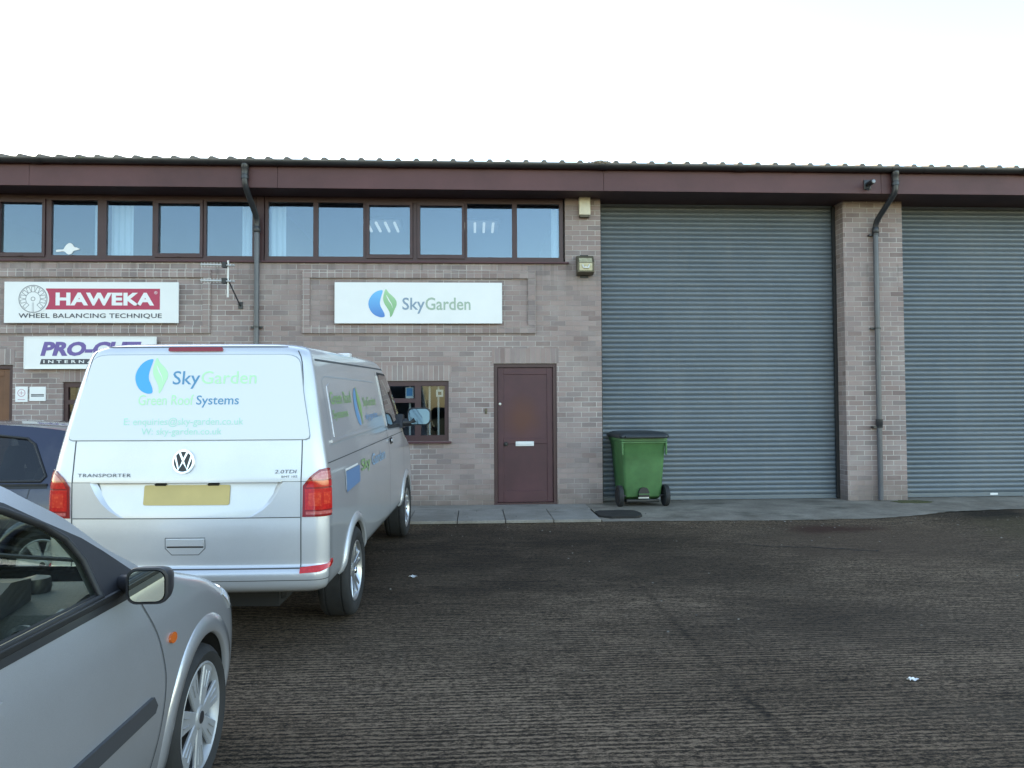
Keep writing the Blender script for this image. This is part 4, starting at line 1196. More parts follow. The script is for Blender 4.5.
# flared arch lips
for yc in (.96, 3.96):
    for sx in (-1, 1):
        k = MB(); S = VB.side(sx); rows = []
        for i in range(37):
            a = rad(-14+208*i/36); row = []
            for rr_, d in ((.376, -.01), (.380, .012), (.395, .020), (.425, .019), (.455, .002), (.458, -.006)):
                y, z = yc+rr_*math.cos(a), .33+rr_*math.sin(a)
                z2 = max(z, .425)
                p_, n_ = S(y, z2); row.append(tuple(p_+n_*d))
            rows.append(row)
        k.grid(rows); k.build('wheel_arch', M['silver_van'], VAN, smooth=50)
for yc in (.96, 3.96):
    for sx in (-1, 1): wheel(VAN, sx*.80, yc, .335, .235, .222, 'alloy', sx, rot=.35)
k = MB(); k.box(-.5, .5, .35, 4.5, .24, .38); k.box(-.72, .72, .90, 1.02, .27, .36); k.box(.25, .55, .38, .75, .27, .40, bev=.04)
k.tube([(-.45, .08, .30), (-.45, .6, .30)], .03, 12)
k.build('underbody', M['under'], VAN)

def line(name, surf, path, w=.006, parent=VAN, m=None, off=.0015, step=.04):
    k = MB(); v, f = ribbon(path, w); patch(k, surf, v, f, off, 0, step); return k.build(name, m or M['gap'], parent, smooth=60)
RS = VB0.rear
RP = VB.rear
# tailgate shut line, crease and bumper edges
tgx = pl([(.575,.735),(.9,.735),(1.2,.735),(1.22,.735),(1.6,.725),(1.86,.70),(1.94,.66)])
path = [(tgx(z), z) for z in linspace(.578, 1.92, 40)]
for s_ in (-1, 1): line('shut_line', RS, [(s_*a, z) for a, z in path], .007)
line('shut_line', RS, [(x, .578) for x in linspace(-.735, .735, 40)], .008)
line('shut_line', RS, [(x, 1.944) for x in linspace(-.60, .60, 30)], .006)
line('crease_line', RS, [(x, .902) for x in linspace(-.73, .73, 40)], .006)
for s_ in (-1, 1):
    line('shut_line', RS, [(s_*x, .583) for x in linspace(.735, .93, 10)], .006)
# plate recess: pressed pocket under an overhanging lip
def pocket_surf(d):
    def f(u, v):
        p, n = RS(u, v); return p+n*d, n
    return f
k = MB(); patch_poly(k, RS, [(-.61, 1.131), (.61, 1.131), (.61, 1.146), (-.61, 1.146)], .006, .02, .06); lip = k.build('tailgate_lip', M['silver_van'], VAN, smooth=50)
k = MB()
for s_ in (-1, 1):
    for x in (.10,): patch_poly(k, RP, [(s_*.17-.035, 1.116), (s_*.17+.035, 1.116), (s_*.17+.035, 1.126), (s_*.17-.035, 1.126)], .022, .022, .05)
k.build('plate_lamp', M['trim_black'], VAN)
# the body sides close the pocket left and right
for s_ in (-1, 1):
    inner = [(.62, 1.131), (.585, 1.06), (.545, 1.0), (.49, .95), (.43, .915), (.40, .903)]
    outer = [(.985, z) for z in (1.131, 1.09, 1.03, .97, .92, .903)]
    k = MB(); rows = []
    for (xa, za), (xb, zb) in zip(inner, outer):
        row = [RP(s_*(xa-.035), za)[0]-Vector((0, -.004, 0))]
        for t in linspace(0, 1, 12):
            u, z = xa+(xb-xa)*t, za+(zb-za)*t
            p_, n_ = RS(s_*u, z); row.append(p_+n_*.0012)
        rows.append([tuple(q) for q in row])
    k.grid(rows); k.build('tailgate_panel', M['silver_van'], VAN, smooth=25)
k = MB(); patch_poly(k, RP, rrect(-.275, .275, .985, 1.112, .012), .010, .008, .08); k.build('number_plate', M['plate_yellow'], VAN, smooth=40)
# lower grab handle pocket
k = MB(); patch_poly(k, RS, [(-.125, .775), (.125, .775), (.125, .712), (.085, .672), (-.085, .672), (-.125, .712)], .002, 0, .05); hnd = k.build('handle_recess', M['silver_van'], VAN)
line('shut_line', RS, [(-.127, .777), (.127, .777), (.127, .711), (.086, .670), (-.086, .670), (-.127, .711), (-.127, .777)], .005)
k = MB(); patch_poly(k, RS, [(-.12, .770), (.12, .770), (.12, .728), (-.12, .728)], .013, .012, .05); k.build('handle_bar', M['silver_van'], VAN, smooth=40)
k = MB(); patch_poly(k, RS, [(-.118, .724), (.118, .724), (.116, .715), (-.116, .715)], .004, 0, .05); k.build('handle_shadow_gap', M['trim_black'], VAN)
# rear glass covered in white film
gw = lambda z: pl([(1.385,.782),(1.45,.770),(1.65,.725),(1.84,.690),(1.90,.67)])(z)
outl = [(-gw(1.39)+.03, 1.385), (gw(1.39)-.03, 1.385), (gw(1.39)-.008, 1.393), (gw(1.41), 1.41)]+[(gw(z), z) for z in linspace(1.45, 1.84, 8)]+[(gw(1.86)-.006, 1.862), (gw(1.875)-.02, 1.878), (gw(1.885)-.045, 1.888), (gw(1.89)-.09, 1.893)]
outl = outl+[(-a, z) for a, z in outl[:2:-1]]+[(-gw(1.39)+.008, 1.393)]
k = MB(); patch_poly(k, RS, [(a*1.008, 1.63+(z-1.63)*1.022) for a, z in outl], .003, .004, .06); k.build('window_seal', M['glass_edge'], VAN, smooth=50)
def wrap_mat():
    m, nt, b = new_mat('white_window_film')
    b.inputs['Base Color'].default_value = (.72, .73, .73, 1); b.inputs['Roughness'].default_value = .35
    b.inputs['Coat Weight'].default_value = .8; b.inputs['Coat Roughness'].default_value = .02
    return m
k = MB(); patch_poly(k, RS, outl, .009, .008, .06); rw = k.build('rear_window', wrap_mat(), VAN, smooth=50)
# brake light
k = MB(); patch_poly(k, RS, rrect(-.18, .18, 1.914, 1.936, .010), .012, .02, .06); k.build('brake_light', M['deep_red'], VAN, smooth=40)
# tail lamps wrap the corner
for s_ in (-1, 1):
    def Q(pts): return pts if s_ > 0 else pts
    ow = .960
    pts = [(.745, .905), (ow, .905), (ow, 1.205), (.90, 1.212), (.845, 1.205), (.795, 1.165), (.748, 1.105)]
    k = MB(); patch_poly(k, RS, [(s_*a, z) for a, z in pts], .010, .014, .025); tl = k.build('tail_lamp', M['deep_red'], VAN, smooth=50)
    def lens(nm, pts, mm, off=.0125):
        k = MB(); patch_poly(k, RS, [(s_*a, z) for a, z in pts], off, .003, .025); k.build(nm, mm, tl, smooth=50)
    lens('lens', [(.762, .95), (.946, .95), (.946, 1.085), (.762, 1.085)], M['red_lens'])
    lens('lens', [(.785, .975), (.86, .975), (.86, 1.06), (.785, 1.06)], M['orange_lens'], .014)
    lens('lens', [(.875, .985), (.925, .985), (.925, 1.06), (.875, 1.06)], M['orange_lens'], .014)
    lens('lens', [(.768, 1.095), (.946, 1.095), (.946, 1.135), (.79, 1.135)], M['red_lens'])
    lens('lens', [(.80, 1.142), (.946, 1.142), (.946, 1.192), (.86, 1.194), (.825, 1.172)], M['pale_lens'])
    lens('lens', [(.768, .92), (.946, .92), (.946, .94), (.768, .94)], M['pale_lens'])
    rp = [(.73, .535), (.90, .545), (.985, .572), (.985, .592), (.90, .565), (.73, .558)]
    rp = [(.735, .548), (.86, .553), (.985, .585), (.985, .612), (.88, .592), (.735, .578)]
    k = MB(); patch_poly(k, RS, [(s_*a, z) for a, z in rp], .012, .014, .03); k.build('reflector', M['red_lens'], VAN, smooth=40)
line('shut_line', RS, [(x, .505) for x in linspace(-.97, .97, 60)], .005)

# writing and marks on the tailgate
film = lambda u, v: RS(u, v)
def rear_text(name, tm, x, z, m, off):
    k = MB(); vs, fs = tm; patch(k, RS, [(x+a, z+b) for a, b in vs], fs, off, 0, .12); return k.build(name, m, rw if z > 1.39 else VAN)
k = MB(); lp_ = lambda pts, x, z, sx, sz: [(x+a*sx, z+b*sz) for a, b in pts]
LX, LZ, LS = -.385, 1.655, .222
k = MB(); patch_poly(k, RS, lp_(P1, LX, LZ, LS, LS), .0105, 0, .05); k.build('blue_mark', mat('bright_blue_vinyl', (.055, .40, .85), .35), rw)
k = MB(); patch_poly(k, RS, lp_(P2, LX, LZ, LS, LS), .0105, 0, .05); k.build('leaf_mark', M['ink_palegreen'], rw)
k = MB(); patch_poly(k, RS, lp_(P3, LX, LZ, LS, LS), .0115, 0, .05); k.build('leaf_vein', M['white'], rw)
rear_text('lettering', text_mesh('Sky', .178, .108, .006), -.132, 1.687, M['ink_steel'], .0105)
rear_text('lettering', text_mesh('Garden', .36, .078, .004), .055, 1.716, M['ink_palegreen'], .0105)
M['ink_pale2'] = mat('faded_green_vinyl', (.45, .74, .60), .4)
rear_text('lettering', text_mesh('Green Roof', .362, .062, .004), -.345, 1.590, M['ink_palegreen'], .0105)
rear_text('lettering', text_mesh('Systems', .276, .072, .007), .035, 1.575, M['ink_steel'], .0105)
rear_text('lettering', text_mesh('E: enquiries@sky-garden.co.uk', .775, .056, .003), -.425, 1.460, M['ink_pale2'], .0105)
rear_text('lettering', text_mesh('W: sky-garden.co.uk', .52, .050, .003), -.305, 1.404, M['ink_pale2'], .0105)
rear_text('badge', text_mesh('TRANSPORTER', .345, .022, .0, 0, 1.15), -.70, 1.168, M['pipe'], .004)
rear_text('badge', text_mesh('2.0TDI', .14, .022, .002, .15), .565, 1.185, M['pipe'], .004)
rear_text('badge', text_mesh('BMT 102', .10, .013, .0), .61, 1.158, M['pipe'], .004)
# round VW badge
k = MB(); bx_, bz_ = -.018, 1.258
def circ(r, n=40): return [(bx_+r*math.cos(2*PI*i/n), bz_+r*math.sin(2*PI*i/n)) for i in range(n)]
patch_poly(k, RS, circ(.071), .014, .016, .04); bd = k.build('badge_disc', M['chrome'], VAN, smooth=50)
k = MB(); patch_poly(k, RS, circ(.065), .0155, 0, .04); k.build('badge_field', M['trim_black'], bd)
k = MB()
def stroke(pts, w=.0115):
    v, f = ribbon([(bx_+a, bz_+b) for a, b in pts], w); patch(k, RS, v, f, .018, .003, .05)
stroke([(-.025, .056), (0, .006), ]); stroke([(.025, .056), (0, .006)])
stroke([(-.052, .032), (-.027, -.046), (0, .004)]); stroke([(.052, .032), (.027, -.046), (0, .004)])
v, f = [], []
patch(k, RS, *(lambda o, i: (o+i, [(j, (j+1) % 40, 40+(j+1) % 40, 40+j) for j in range(40)]))(circ(.067), circ(.059)), .018, .003, None)
k.build('badge_letters', M['chrome'], bd, smooth=40)

# flanks: pressed panels, doors, glass and lettering
def inset_panel(S, outline, parent, m, off=.003, thick=.004, name='side_panel'):
    k = MB(); patch_poly(k, S, outline, off, thick, .07); return k.build(name, m, parent, smooth=40)
for s_ in (1, -1):
    S = VB.side(s_)
    # waist crease running the length, raised rub moulding and sill
    line('crease_line', S, [(y, 1.235-.0*y) for y in linspace(.16, 3.95, 60)], .007, off=.002)
    line('shut_line', S, [(2.68, z) for z in linspace(.45, 1.33, 20)]+[(2.66, 1.45), (2.60, 1.75), (2.62, 1.85)], .007)
    line('shut_line', S, [(3.72, z) for z in linspace(.70, 1.30, 14)], .007)
    line('shut_line', S, [(y, .47) for y in linspace(1.45, 3.5, 30)], .007)
    # long rectangular pressing where a window would be
    pr_ = [(.34, 1.335), (2.52, 1.345), (2.47, 1.74), (.50, 1.765), (.40, 1.74)]
    line('pressing_line', S, pr_+pr_[:1], .008, off=.0025, m=M['glass_edge'])
    pr2 = [(.46, 1.375), (2.42, 1.385), (2.39, 1.70), (.58, 1.72), (.50, 1.70)]
    k = MB(); patch_poly(k, S, pr2 if s_ > 0 else pr2[::-1], .004, .006, .08); k.build('side_panel', M['silver_van'], VAN, smooth=40)
    k = MB(); patch_poly(k, S, [(.34, 1.345), (2.52, 1.355), (2.52, 1.372), (.34, 1.362)], .013, .014, .08); k.build('waist_moulding', M['silver_van'], VAN, smooth=40)
    # roof gutter
    line('roof_channel', S, [(y, 1.868-.012*max(0, (y-2.6))**2) for y in linspace(.34, 3.3, 40)], .014, off=.001)
    # front door glass
    dg_ = [(2.80, 1.335), (3.95, 1.305), (3.82, 1.45), (3.66, 1.60), (3.50, 1.725), (3.40, 1.775), (3.25, 1.80), (2.78, 1.81), (2.74, 1.78)]
    k = MB(); patch_poly(k, S, [(3.33+(a-3.33)*1.05, 1.57+(b-1.57)*1.10) for a, b in dg_], .004, .006, .07); k.build('window_seal', M['seal'], VAN, smooth=40)
    k = MB(); patch_poly(k, S, dg_, .009, .004, .07); k.build('door_window', M['dark_glass'], VAN, smooth=40)
    k = MB(); patch_poly(k, S, [(2.69, 1.34), (2.735, 1.335), (2.70, 1.80), (2.655, 1.80)], .012, .012, .07); k.build('pillar_strip', M['silver_van'], VAN, smooth=40)
    k = MB(); patch_poly(k, S, rrect(2.76, 2.97, 1.185, 1.215, .012), .030, .012, .06); k.build('door_handle', M['silver_van'], VAN, smooth=40)
    k = MB(); patch_poly(k, S, rrect(2.78, 2.95, 1.165, 1.225, .02), .003, 0, .06); k.build('handle_recess', M['trim_black'], VAN)
    # fixing for mirror
    mx = s_*.945
    k = MB(); k.prism([(3.60, 1.285), (3.86, 1.275), (3.78, 1.42), (3.66, 1.44)], s_*.84, s_*.905, 'x'); k.tube([(s_*.88, 3.72, 1.34), (s_*.99, 3.72, 1.34), (s_*1.04, 3.72, 1.37)], [.05, .04, .045], 12)
    ma = k.build('mirror_arm', M['trim_black'], VAN, smooth=40)
    k = MB(); cx, cz = s_*1.085, 1.405
    rows = [[(cx+(a-cx)*q, 3.70+dy, cz+(b-cz)*q) for a, b in rrect(cx-.135, cx+.135, cz-.095, cz+.105, .062)] for dy, q in ((-.012, .90), (-.010, .985), (.0, 1.0), (.03, .99), (.08, .86), (.11, .6), (.12, .2))]
    ids = k.grid(rows, close_u=True); k.face(ids[-1]); mh = k.build('mirror_housing', M['trim_black'], ma, smooth=40)
    k = MB(); k.poly([(a, 3.690+.10*(b-cz), b) for a, b in rrect(cx-.120, cx+.120, cz-.082, cz+.09, .055)]); k.build('mirror_glass', M['sky_tint_mirror'], mh)
# company marks along the right flank
S = VB.side(1)
def side_text(tm, y, z, m, off=.0065):
    k = MB(); vs, fs = tm; patch(k, S, [(y+a, z+b) for a, b in vs], fs, off, 0, .15); return k.build('lettering', m, VAN)
M['lime'] = mat('lime_vinyl', (.25, .42, .17), .35)
k = MB(); patch_poly(k, S, lp_(P1, 1.30, 1.40, .30, .30), .0065, 0, .06); k.build('blue_mark', mat('sky_vinyl', (.14, .32, .55), .35), VAN)
k = MB(); patch_poly(k, S, lp_(P2, 1.30, 1.40, .30, .30), .0065, 0, .06); k.build('leaf_mark', M['lime'], VAN)
side_text(text_mesh('Green Roof', .72, .085, .01), .52, 1.58, M['lime'])
side_text(text_mesh('Systems', .50, .075, .01), .52, 1.47, M['lime'])
side_text(text_mesh('SkyGarden', .62, .095, .01), 1.70, 1.52, M['lime'])
side_text(text_mesh('sky-garden', .60, .07, .01), 1.70, 1.42, mat('sky_vinyl_text', (.18, .34, .55), .35))
k = MB(); patch_poly(k, S, [(.62, .98), (1.12, 1.0), (1.12, 1.13), (.62, 1.13)], .005, 0, .08); k.build('blue_mark', mat('blue_side_vinyl', (.12, .23, .42), .35), VAN)
k = MB(); patch_poly(k, S, [(.60, 1.135), (1.06, 1.135), (1.06, 1.15), (.60, 1.15)], .005, 0, .08); patch_poly(k, S, [(.60, 1.0), (.614, 1.0), (.614, 1.135), (.60, 1.135)], .005, 0, .08); k.build('white_edge', M['white'], VAN)
side_text(text_mesh('Sky', .40, .12, .015), 1.20, 1.04, M['lime'], .005); side_text(text_mesh('Garden', .70, .10, .015), 1.68, 1.06, mat('sky_vinyl_pale', (.26, .42, .58), .35), .005)
k = MB(); k.box(.56, .70, 1.75, 1.85, 1.985, 2.043, bev=.01)
k.build('roof_bracket', M['white_trim'], VAN)
# windscreen and nose
def front_of(body):
    def front_surf(u, v):
        sgn = 1 if u >= 0 else -1
        def f(a, z):
            h = body.half(z); hf = h[-(body.n[3]+body.n[4]+1):]
            for p0, p1 in zip(hf, hf[1:]):
                if p1[0] <= a <= p0[0]+1e-6:
                    t = 0 if abs(p0[0]-p1[0]) < 1e-9 else (p0[0]-a)/(p0[0]-p1[0])
                    return Vector((a, p0[1]+(p1[1]-p0[1])*t, body.zm(z)))
            return Vector((a, hf[0][1], body.zm(z)))
        a = abs(u); p = f(a, v); e = .01
        du = f(a+e, v)-f(max(0, a-e), v); dv = f(a, v+e)-f(a, v-e); n = dv.cross(du)
        if n.y < 0: n = -n
        return Vector((p.x*sgn, p.y, p.z)), Vector((n.x*sgn, n.y, n.z)).normalized()
    return front_surf
front_surf = front_of(VB)
k = MB(); patch_poly(k, front_surf, [(-.72, 1.24), (.72, 1.24), (.60, 1.83), (-.60, 1.83)], .006, .004, .08); k.build('windscreen', M['dark_glass'], VAN, smooth=50)
k = MB(); patch_poly(k, front_surf, [(-.50, .74), (.50, .74), (.50, .86), (-.50, .86)], .006, .008, .08); k.build('grille', M['trim_black'], VAN, smooth=50)
for s_ in (-1, 1):
    k = MB(); pts = [(s_*.52, .74), (s_*.78, .76), (s_*.80, .90), (s_*.52, .87)]; patch_poly(k, front_surf, pts, .006, .008, .06); k.build('headlight', M['chrome'], VAN, smooth=50)
# ================================================================== hatchbacks
def hatchback(root, paint, glass, hubcap_rot=.2, full=True):
    W = pl([(.17,.76),(.22,.795),(.30,.82),(.42,.836),(.55,.842),(.66,.838),(.78,.826),(.88,.808),(.93,.797),(.955,.788)])
    Rr = pl([(.17,-3.02),(.25,-3.10),(.40,-3.13),(.58,-3.12),(.63,-3.07),(.80,-3.04),(.955,-3.00)])
    Ff = pl([(.17,.66),(.22,.73),(.35,.74),(.50,.745),(.60,.74),(.65,.72),(.69,.68),(.73,.60),(.77,.50),(.81,.38),(.85,.24),(.89,.08),(.93,-.07),(.955,-.19)])
    def rf(z): return (pl([(.17,.55),(.6,.62),(.70,.74),(.955,.78)])(z), pl([(.17,.36),(.45,.44),(.62,.46),(.72,.44),(.84,.32),(.955,.22)])(z))
    H = Body(W, Rr, Ff, lambda z: .22, rf, plan=lambda y: 1-(.085*((y+.2)/.9)**2 if y > -.2 else 0)-(.03*((-2.2-y)/.9)**2 if y < -2.2 else 0), rbulge=.05, fpow=2.4)
    zs = linspace(.17, .64, 20)+linspace(.65, .955, 32)
    mb = H.mesh(zs, top_m=2, bot_m=1)
    body = mb.build('body', [paint, M['under'], M['dark']], root)
    cut = []
    for yc in (0, -2.486):
        for sx in (-1, 1):
            c = MB(); c.lathe([(0, 0), (.338, 0), (.338, .30), (0, .30)], 'x', (0, 0, 0), 64)
            c.v = [(sx*(.58+a), yc+b, .29+d) for a, b, d in c.v]
            o = c.build('arch_cutter', [paint, M['under']]); o.data.polygons.foreach_set('material_index', [1]*len(o.data.polygons)); o.parent = root; cut.append(o)
    bpy.context.view_layer.update()
    boolean_cut(body, cut); drop_faces(body, 2)
    body.data.shade_smooth(); body.data.set_sharp_from_angle(angle=rad(32))
    for yc in (0, -2.486):
        for sx in (-1, 1):
            k = MB(); S = H.side(sx); rows = []
            for i in range(45):
                a = rad(-18+216*i/44); row = []
                for rr_, d in ((.330, -.012), (.333, .002), (.340, .007), (.372, .007), (.41, .001), (.414, -.006)):
                    y, z = yc+rr_*math.cos(a), max(.29+rr_*math.sin(a), .19)
                    p_, n_ = S(y, z); row.append(tuple(p_+n_*d))
                rows.append(row)
            k.grid(rows); k.build('wheel_arch', paint, root, smooth=55)
            wheel(root, sx*.736, yc, .29, .19, .212, 'cover', sx, rot=hubcap_rot)
    k = MB(); k.box(-.55, .55, -2.9, .5, .15, .20); k.build('underbody', M['under'], root)
    # greenhouse
    gx = lambda z: .788-(z-.955)*.50
    OUT = cr([(-0.415,0.957),(-0.475,1.015),(-0.585,1.083),(-0.645,1.132),(-0.743,1.215),(-0.873,1.291),(-0.980,1.350),(-1.200,1.425),(-1.550,1.463),(-2.000,1.461),(-2.450,1.420),(-2.740,1.365),(-2.860,1.305),(-2.950,1.130),(-2.985,0.957)], 4)
    nW = 4*7; nR = 4*12
    holes = [[(-0.752,0.968),(-0.748,1.085),(-0.786,1.157),(-0.860,1.211),(-0.993,1.272),(-1.180,1.337),(-1.420,1.380),(-1.440,0.968)],
             [(-1.540,0.985),(-1.520,1.390),(-1.900,1.380),(-2.220,1.345),(-2.300,1.295),(-2.470,1.025),(-2.440,0.985)]]
    for s_ in (-1, 1):
        k = MB(); lines = [[Vector((y, z, 0)) for y, z in OUT]]+[[Vector((y, z, 0)) for y, z in h] for h in holes]
        allp = [p for l in lines for p in l]
        ids = [k.vert((s_*gx(p.y), p.x, p.y)) for p in allp]
        for t in tessellate_polygon(lines): k.face([ids[i] for i in t])
        o = len(ids); i2 = [k.vert((s_*(gx(p.y)-.03), p.x, p.y)) for p in allp]
        for t in tessellate_polygon(lines): k.face([i2[i] for i in t][::-1])
        k.build('door_frame', paint, root)
        for hi, h in enumerate(holes):
            k = MB(); hh = [(s_*(gx(z)+.001), y, z) for y, z in h]; k.tube(hh+hh[:2], .011, 8)
            ring = [(y, z) for y, z in h]
            cy = sum(y for y, z in ring)/len(ring); cz = sum(z for y, z in ring)/len(ring)
            inn = [(cy+(y-cy)*.955, cz+(z-cz)*.93) for y, z in ring]
            rowa = [(s_*(gx(z)-.004), y, z) for y, z in ring]; rowb = [(s_*(gx(z)-.004), y, z) for y, z in inn]
            k.grid([rowa, rowb], close_u=True)
            k.build('window_seal', M['seal'], root, smooth=50)
            k = MB(); k.poly([(s_*(gx(z)-.012), y, z) for y, z in h]); k.build('side_window', glass, root)
        # black corner behind the pillar, belt rubber and middle pillar
        k = MB(); E_ = [(-0.440,0.960),(-0.521,1.007),(-0.624,1.089),(-0.705,1.146),(-0.851,1.222),(-0.978,1.292),(-1.180,1.363),(-1.430,1.400)]; G_ = [(-0.752,0.968),(-0.750,1.025),(-0.748,1.085),(-0.786,1.157),(-0.860,1.211),(-0.993,1.272),(-1.180,1.337),(-1.420,1.380)]
        k.grid([[(s_*(gx(z)+.003), y, z) for y, z in E_], [(s_*(gx(z)+.004), y, z) for y, z in G_]])
        k.build('mirror_base', M['trim_black'], root)
        k = MB(); k.prism([(-1.443,.96),(-1.535,.96),(-1.515,1.40),(-1.415,1.40)], 0, .004, 'x'); k.v = [(s_*(gx(z)+.002+x), y, z) for x, y, z in k.v]; k.build('pillar_trim', M['trim_black'], root)
        k = MB(); patch_poly(k, H.side(s_), [(-2.5, .927), (-.52, .927), (-.50, .952), (-2.5, .952)], .004, .006, .08)
        k.box(min(s_*.775, s_*.797), max(s_*.775, s_*.797), -2.5, -.52, .948, .968, bev=.004); k.build('belt_trim', M['seal'], root)
        # inner linings
        k = MB(); k.box(min(s_*.70, s_*.74), max(s_*.70, s_*.74), -2.9, -.50, .25, .93); k.box(min(s_*.70, s_*.775), max(s_*.70, s_*.775), -2.9, -.62, .925, .945, bev=.004); k.build('door_lining', M['dark'], root)
    # roof skins
    def skin(i0, i1, t0, t1, nt=15, off=0.0, inset=0.0):
        rows = []
        for i in range(i0, i1+1):
            y, z = OUT[i]; X = gx(z)
            f = min(1, max(0, (i/nW))) if i <= nW else 1
            bow = .205*(1-f)+.05 if i <= nW else (.05 if i < nR else .03)
            if i > nW: bow = max(-.02, .05-.07*(i-nW)/(nR-nW))
            crown = .035*f if i <= nR else .035*max(0, 1-(i-nR)/6)
            if i > nR: bow = -.05*(i-nR)/8
            row = []
            for j in range(nt):
                t = t0+(t1-t0)*j/(nt-1)
                row.append((X*t, y+bow*(1-t*t), z+crown*(1-t*t)+off))
            rows.append(row)
        return rows
    k = MB(); k.grid(skin(nW, nR+1, -1, 1, 21)); k.build('roof', paint, root, smooth=50)
    for t0, t1 in ((-1, -.91), (.91, 1)):
        k = MB(); k.grid(skin(0, nW, t0, t1, 4)); k.grid(skin(nR+1, len(OUT)-1, t0, t1, 4)); k.build('pillar', paint, root, smooth=50)
    k = MB(); k.grid(skin(0, nW, -.91, .91, 21)); k.build('windscreen', M['car_glass'], root, smooth=60)
    k = MB(); k.grid(skin(nR+1, len(OUT)-1, -.91, .91, 21)); k.build('rear_window', glass, root, smooth=60)
    k = MB(); k.grid([[(q[0], q[1], q[2]-.035) for q in r] for r in skin(nW+1, nR-2, -.95, .95, 11)]); k.build('headlining', mat('headlining_'+root.name, (.45, .45, .42), .9), root)
    # cabin
    k = MB()
    k.prism([(-.30,.88),(-.42,.945),(-.66,.955),(-.80,.93),(-.86,.84),(-.82,.62),(-.62,.40),(-.30,.40)], -.69, .69, 'x')
    dash = k.build('dashboard', mat('dash_plastic_'+root.name, (.085, .082, .078), .7, bump=.3, bscale=150), root, smooth=30)
    k = MB(); k.lathe([(.055, .0), (.055, .012), (.042, .016), (.038, .006), (.0, .004)], 'y', (0, 0, 0), 24)
    k.v = [(.615+x, -.862-y, .865+z) for x, y, z in k.v]; k.build('air_vent', M['pipe'], dash, smooth=40)
    k = MB(); k.lathe([(.04, 0), (.045, .02), (.04, .05), (.0, .06)], 'z', (.50, -.60, .95), 20); k.build('gauge', M['trim_black'], dash, smooth=40)
    k = MB(); k.prism([(-.70,.95),(-.86,.93),(-.88,.99),(-.80,1.03),(-.70,1.02)], .20, .54, 'x'); k.build('instrument_hood', M['trim_black'], dash, smooth=30)
    k = MB(); n_ = 40
    ax = Vector((0, -.88, .47)).normalized(); cc = Vector((.37, -1.0, .90)); e1 = Vector((1, 0, 0)); e2 = ax.cross(e1)
    ringp = [cc+e1*.185*math.cos(2*PI*i/n_)+e2*.185*math.sin(2*PI*i/n_) for i in range(n_+1)]
    k.tube(ringp, .016, 8, cap=False)
    for a in (0, PI, 1.5*PI): k.tube([cc-ax*.02, cc+e1*.18*math.cos(a)+e2*.18*math.sin(a)], .018, 8)
    k.tube([cc-ax*.03, cc+ax*.02], .06, 16); k.tube([cc-ax*.02, cc-ax*.30], .03, 10)
    k.build('steering_wheel', M['trim_black'], root, smooth=50)
    for sx in (-.37, .37):
        k = MB()
        rows = [[(sx+a, b, z) for a, b in rrect(-.24, .24, y0, y1, .08)] for z, y0, y1 in ((.30, -1.75, -1.25), (.48, -1.78, -1.22), (.52, -1.76, -1.26))]
        ids = k.grid(rows, close_u=True); k.face(ids[-1])
        rows = [[(sx+a, b, z) for a, b in rrect(-w_, w_, y0, y1, .05)] for z, w_, y0, y1 in ((.50, .23, -1.85, -1.68), (.80, .24, -1.93, -1.76), (1.02, .20, -1.98, -1.86), (1.08, .14, -2.0, -1.90), (1.10, .12, -2.02, -1.91), (1.22, .12, -2.05, -1.94), (1.27, .10, -2.04, -1.96))]
        ids = k.grid(rows, close_u=True); k.face(ids[-1]); k.build('seat', M['dark'], root, smooth=50)
    k = MB(); k.box(-.70, .70, -2.95, -.4, .24, .27); k.box(-.6, .6, -2.55, -2.35, .5, .98, bev=.05); k.build('cabin_floor', M['dark'], root)
    # outside details
    for s_ in (-1, 1):
        S = H.side(s_)
        dl = cr([(-.545, .925), (-.525, .885), (-.45, .765), (-.415, .66), (-.405, .58), (-.43, .45), (-.485, .32), (-.53, .23)], 8)
        line('shut_line', S, dl, .007, root); line('shut_line', S, [(-1.49, z) for z in linspace(.23, .925, 20)], .007, root)
        line('shut_line', S, [(y, .225) for y in linspace(-2.05, -.53, 30)], .007, root)
        line('shut_line', S, cr([(-2.36, .925), (-2.33, .80), (-2.22, .66), (-2.12, .50), (-2.06, .23)], 6), .007, root)
        k = MB(); patch_poly(k, S, [(-1.47, .515), (-.515, .515), (-.498, .535), (-.525, .572), (-1.47, .572)], .012, .014, .08); patch_poly(k, S, [(-2.10, .528), (-1.51, .528), (-1.51, .585), (-2.14, .585)], .012, .014, .08); k.build('rubbing_strip', M['strip_grey'], root, smooth=30)
        k = MB(); v = [(-.336+.030*math.cos(2*PI*i/20), .716+.019*math.sin(2*PI*i/20)) for i in range(20)]; patch_poly(k, S, v, .008, .01, None); k.build('side_repeater', M['amber'], root, smooth=40)
        for yh in (-1.40, -2.20):
            k = MB(); patch_poly(k, S, rrect(yh-.09, yh+.09, .835, .865, .013), .030, .012, .06); k.build('door_handle', paint, root, smooth=40)
            k = MB(); patch_poly(k, S, rrect(yh-.075, yh+.075, .815, .885, .03), .003, 0, .06); k.build('handle_recess', M['trim_black'], root)
        FS = front_of(H)
        k = MB(); hl = [(s_*.40, .60), (s_*.70, .575), (s_*.815, .64), (s_*.815, .725), (s_*.66, .735), (s_*.44, .70)]; patch_poly(k, FS, hl, .006, .008, .03); hd = k.build('headlight', mat('headlight_lens', (.62, .64, .66), .12, metal=.5, coat=1.0), root, smooth=50)
        # mirror
        cx, cy, cz = s_*.912, -.72, .996
        k = MB()
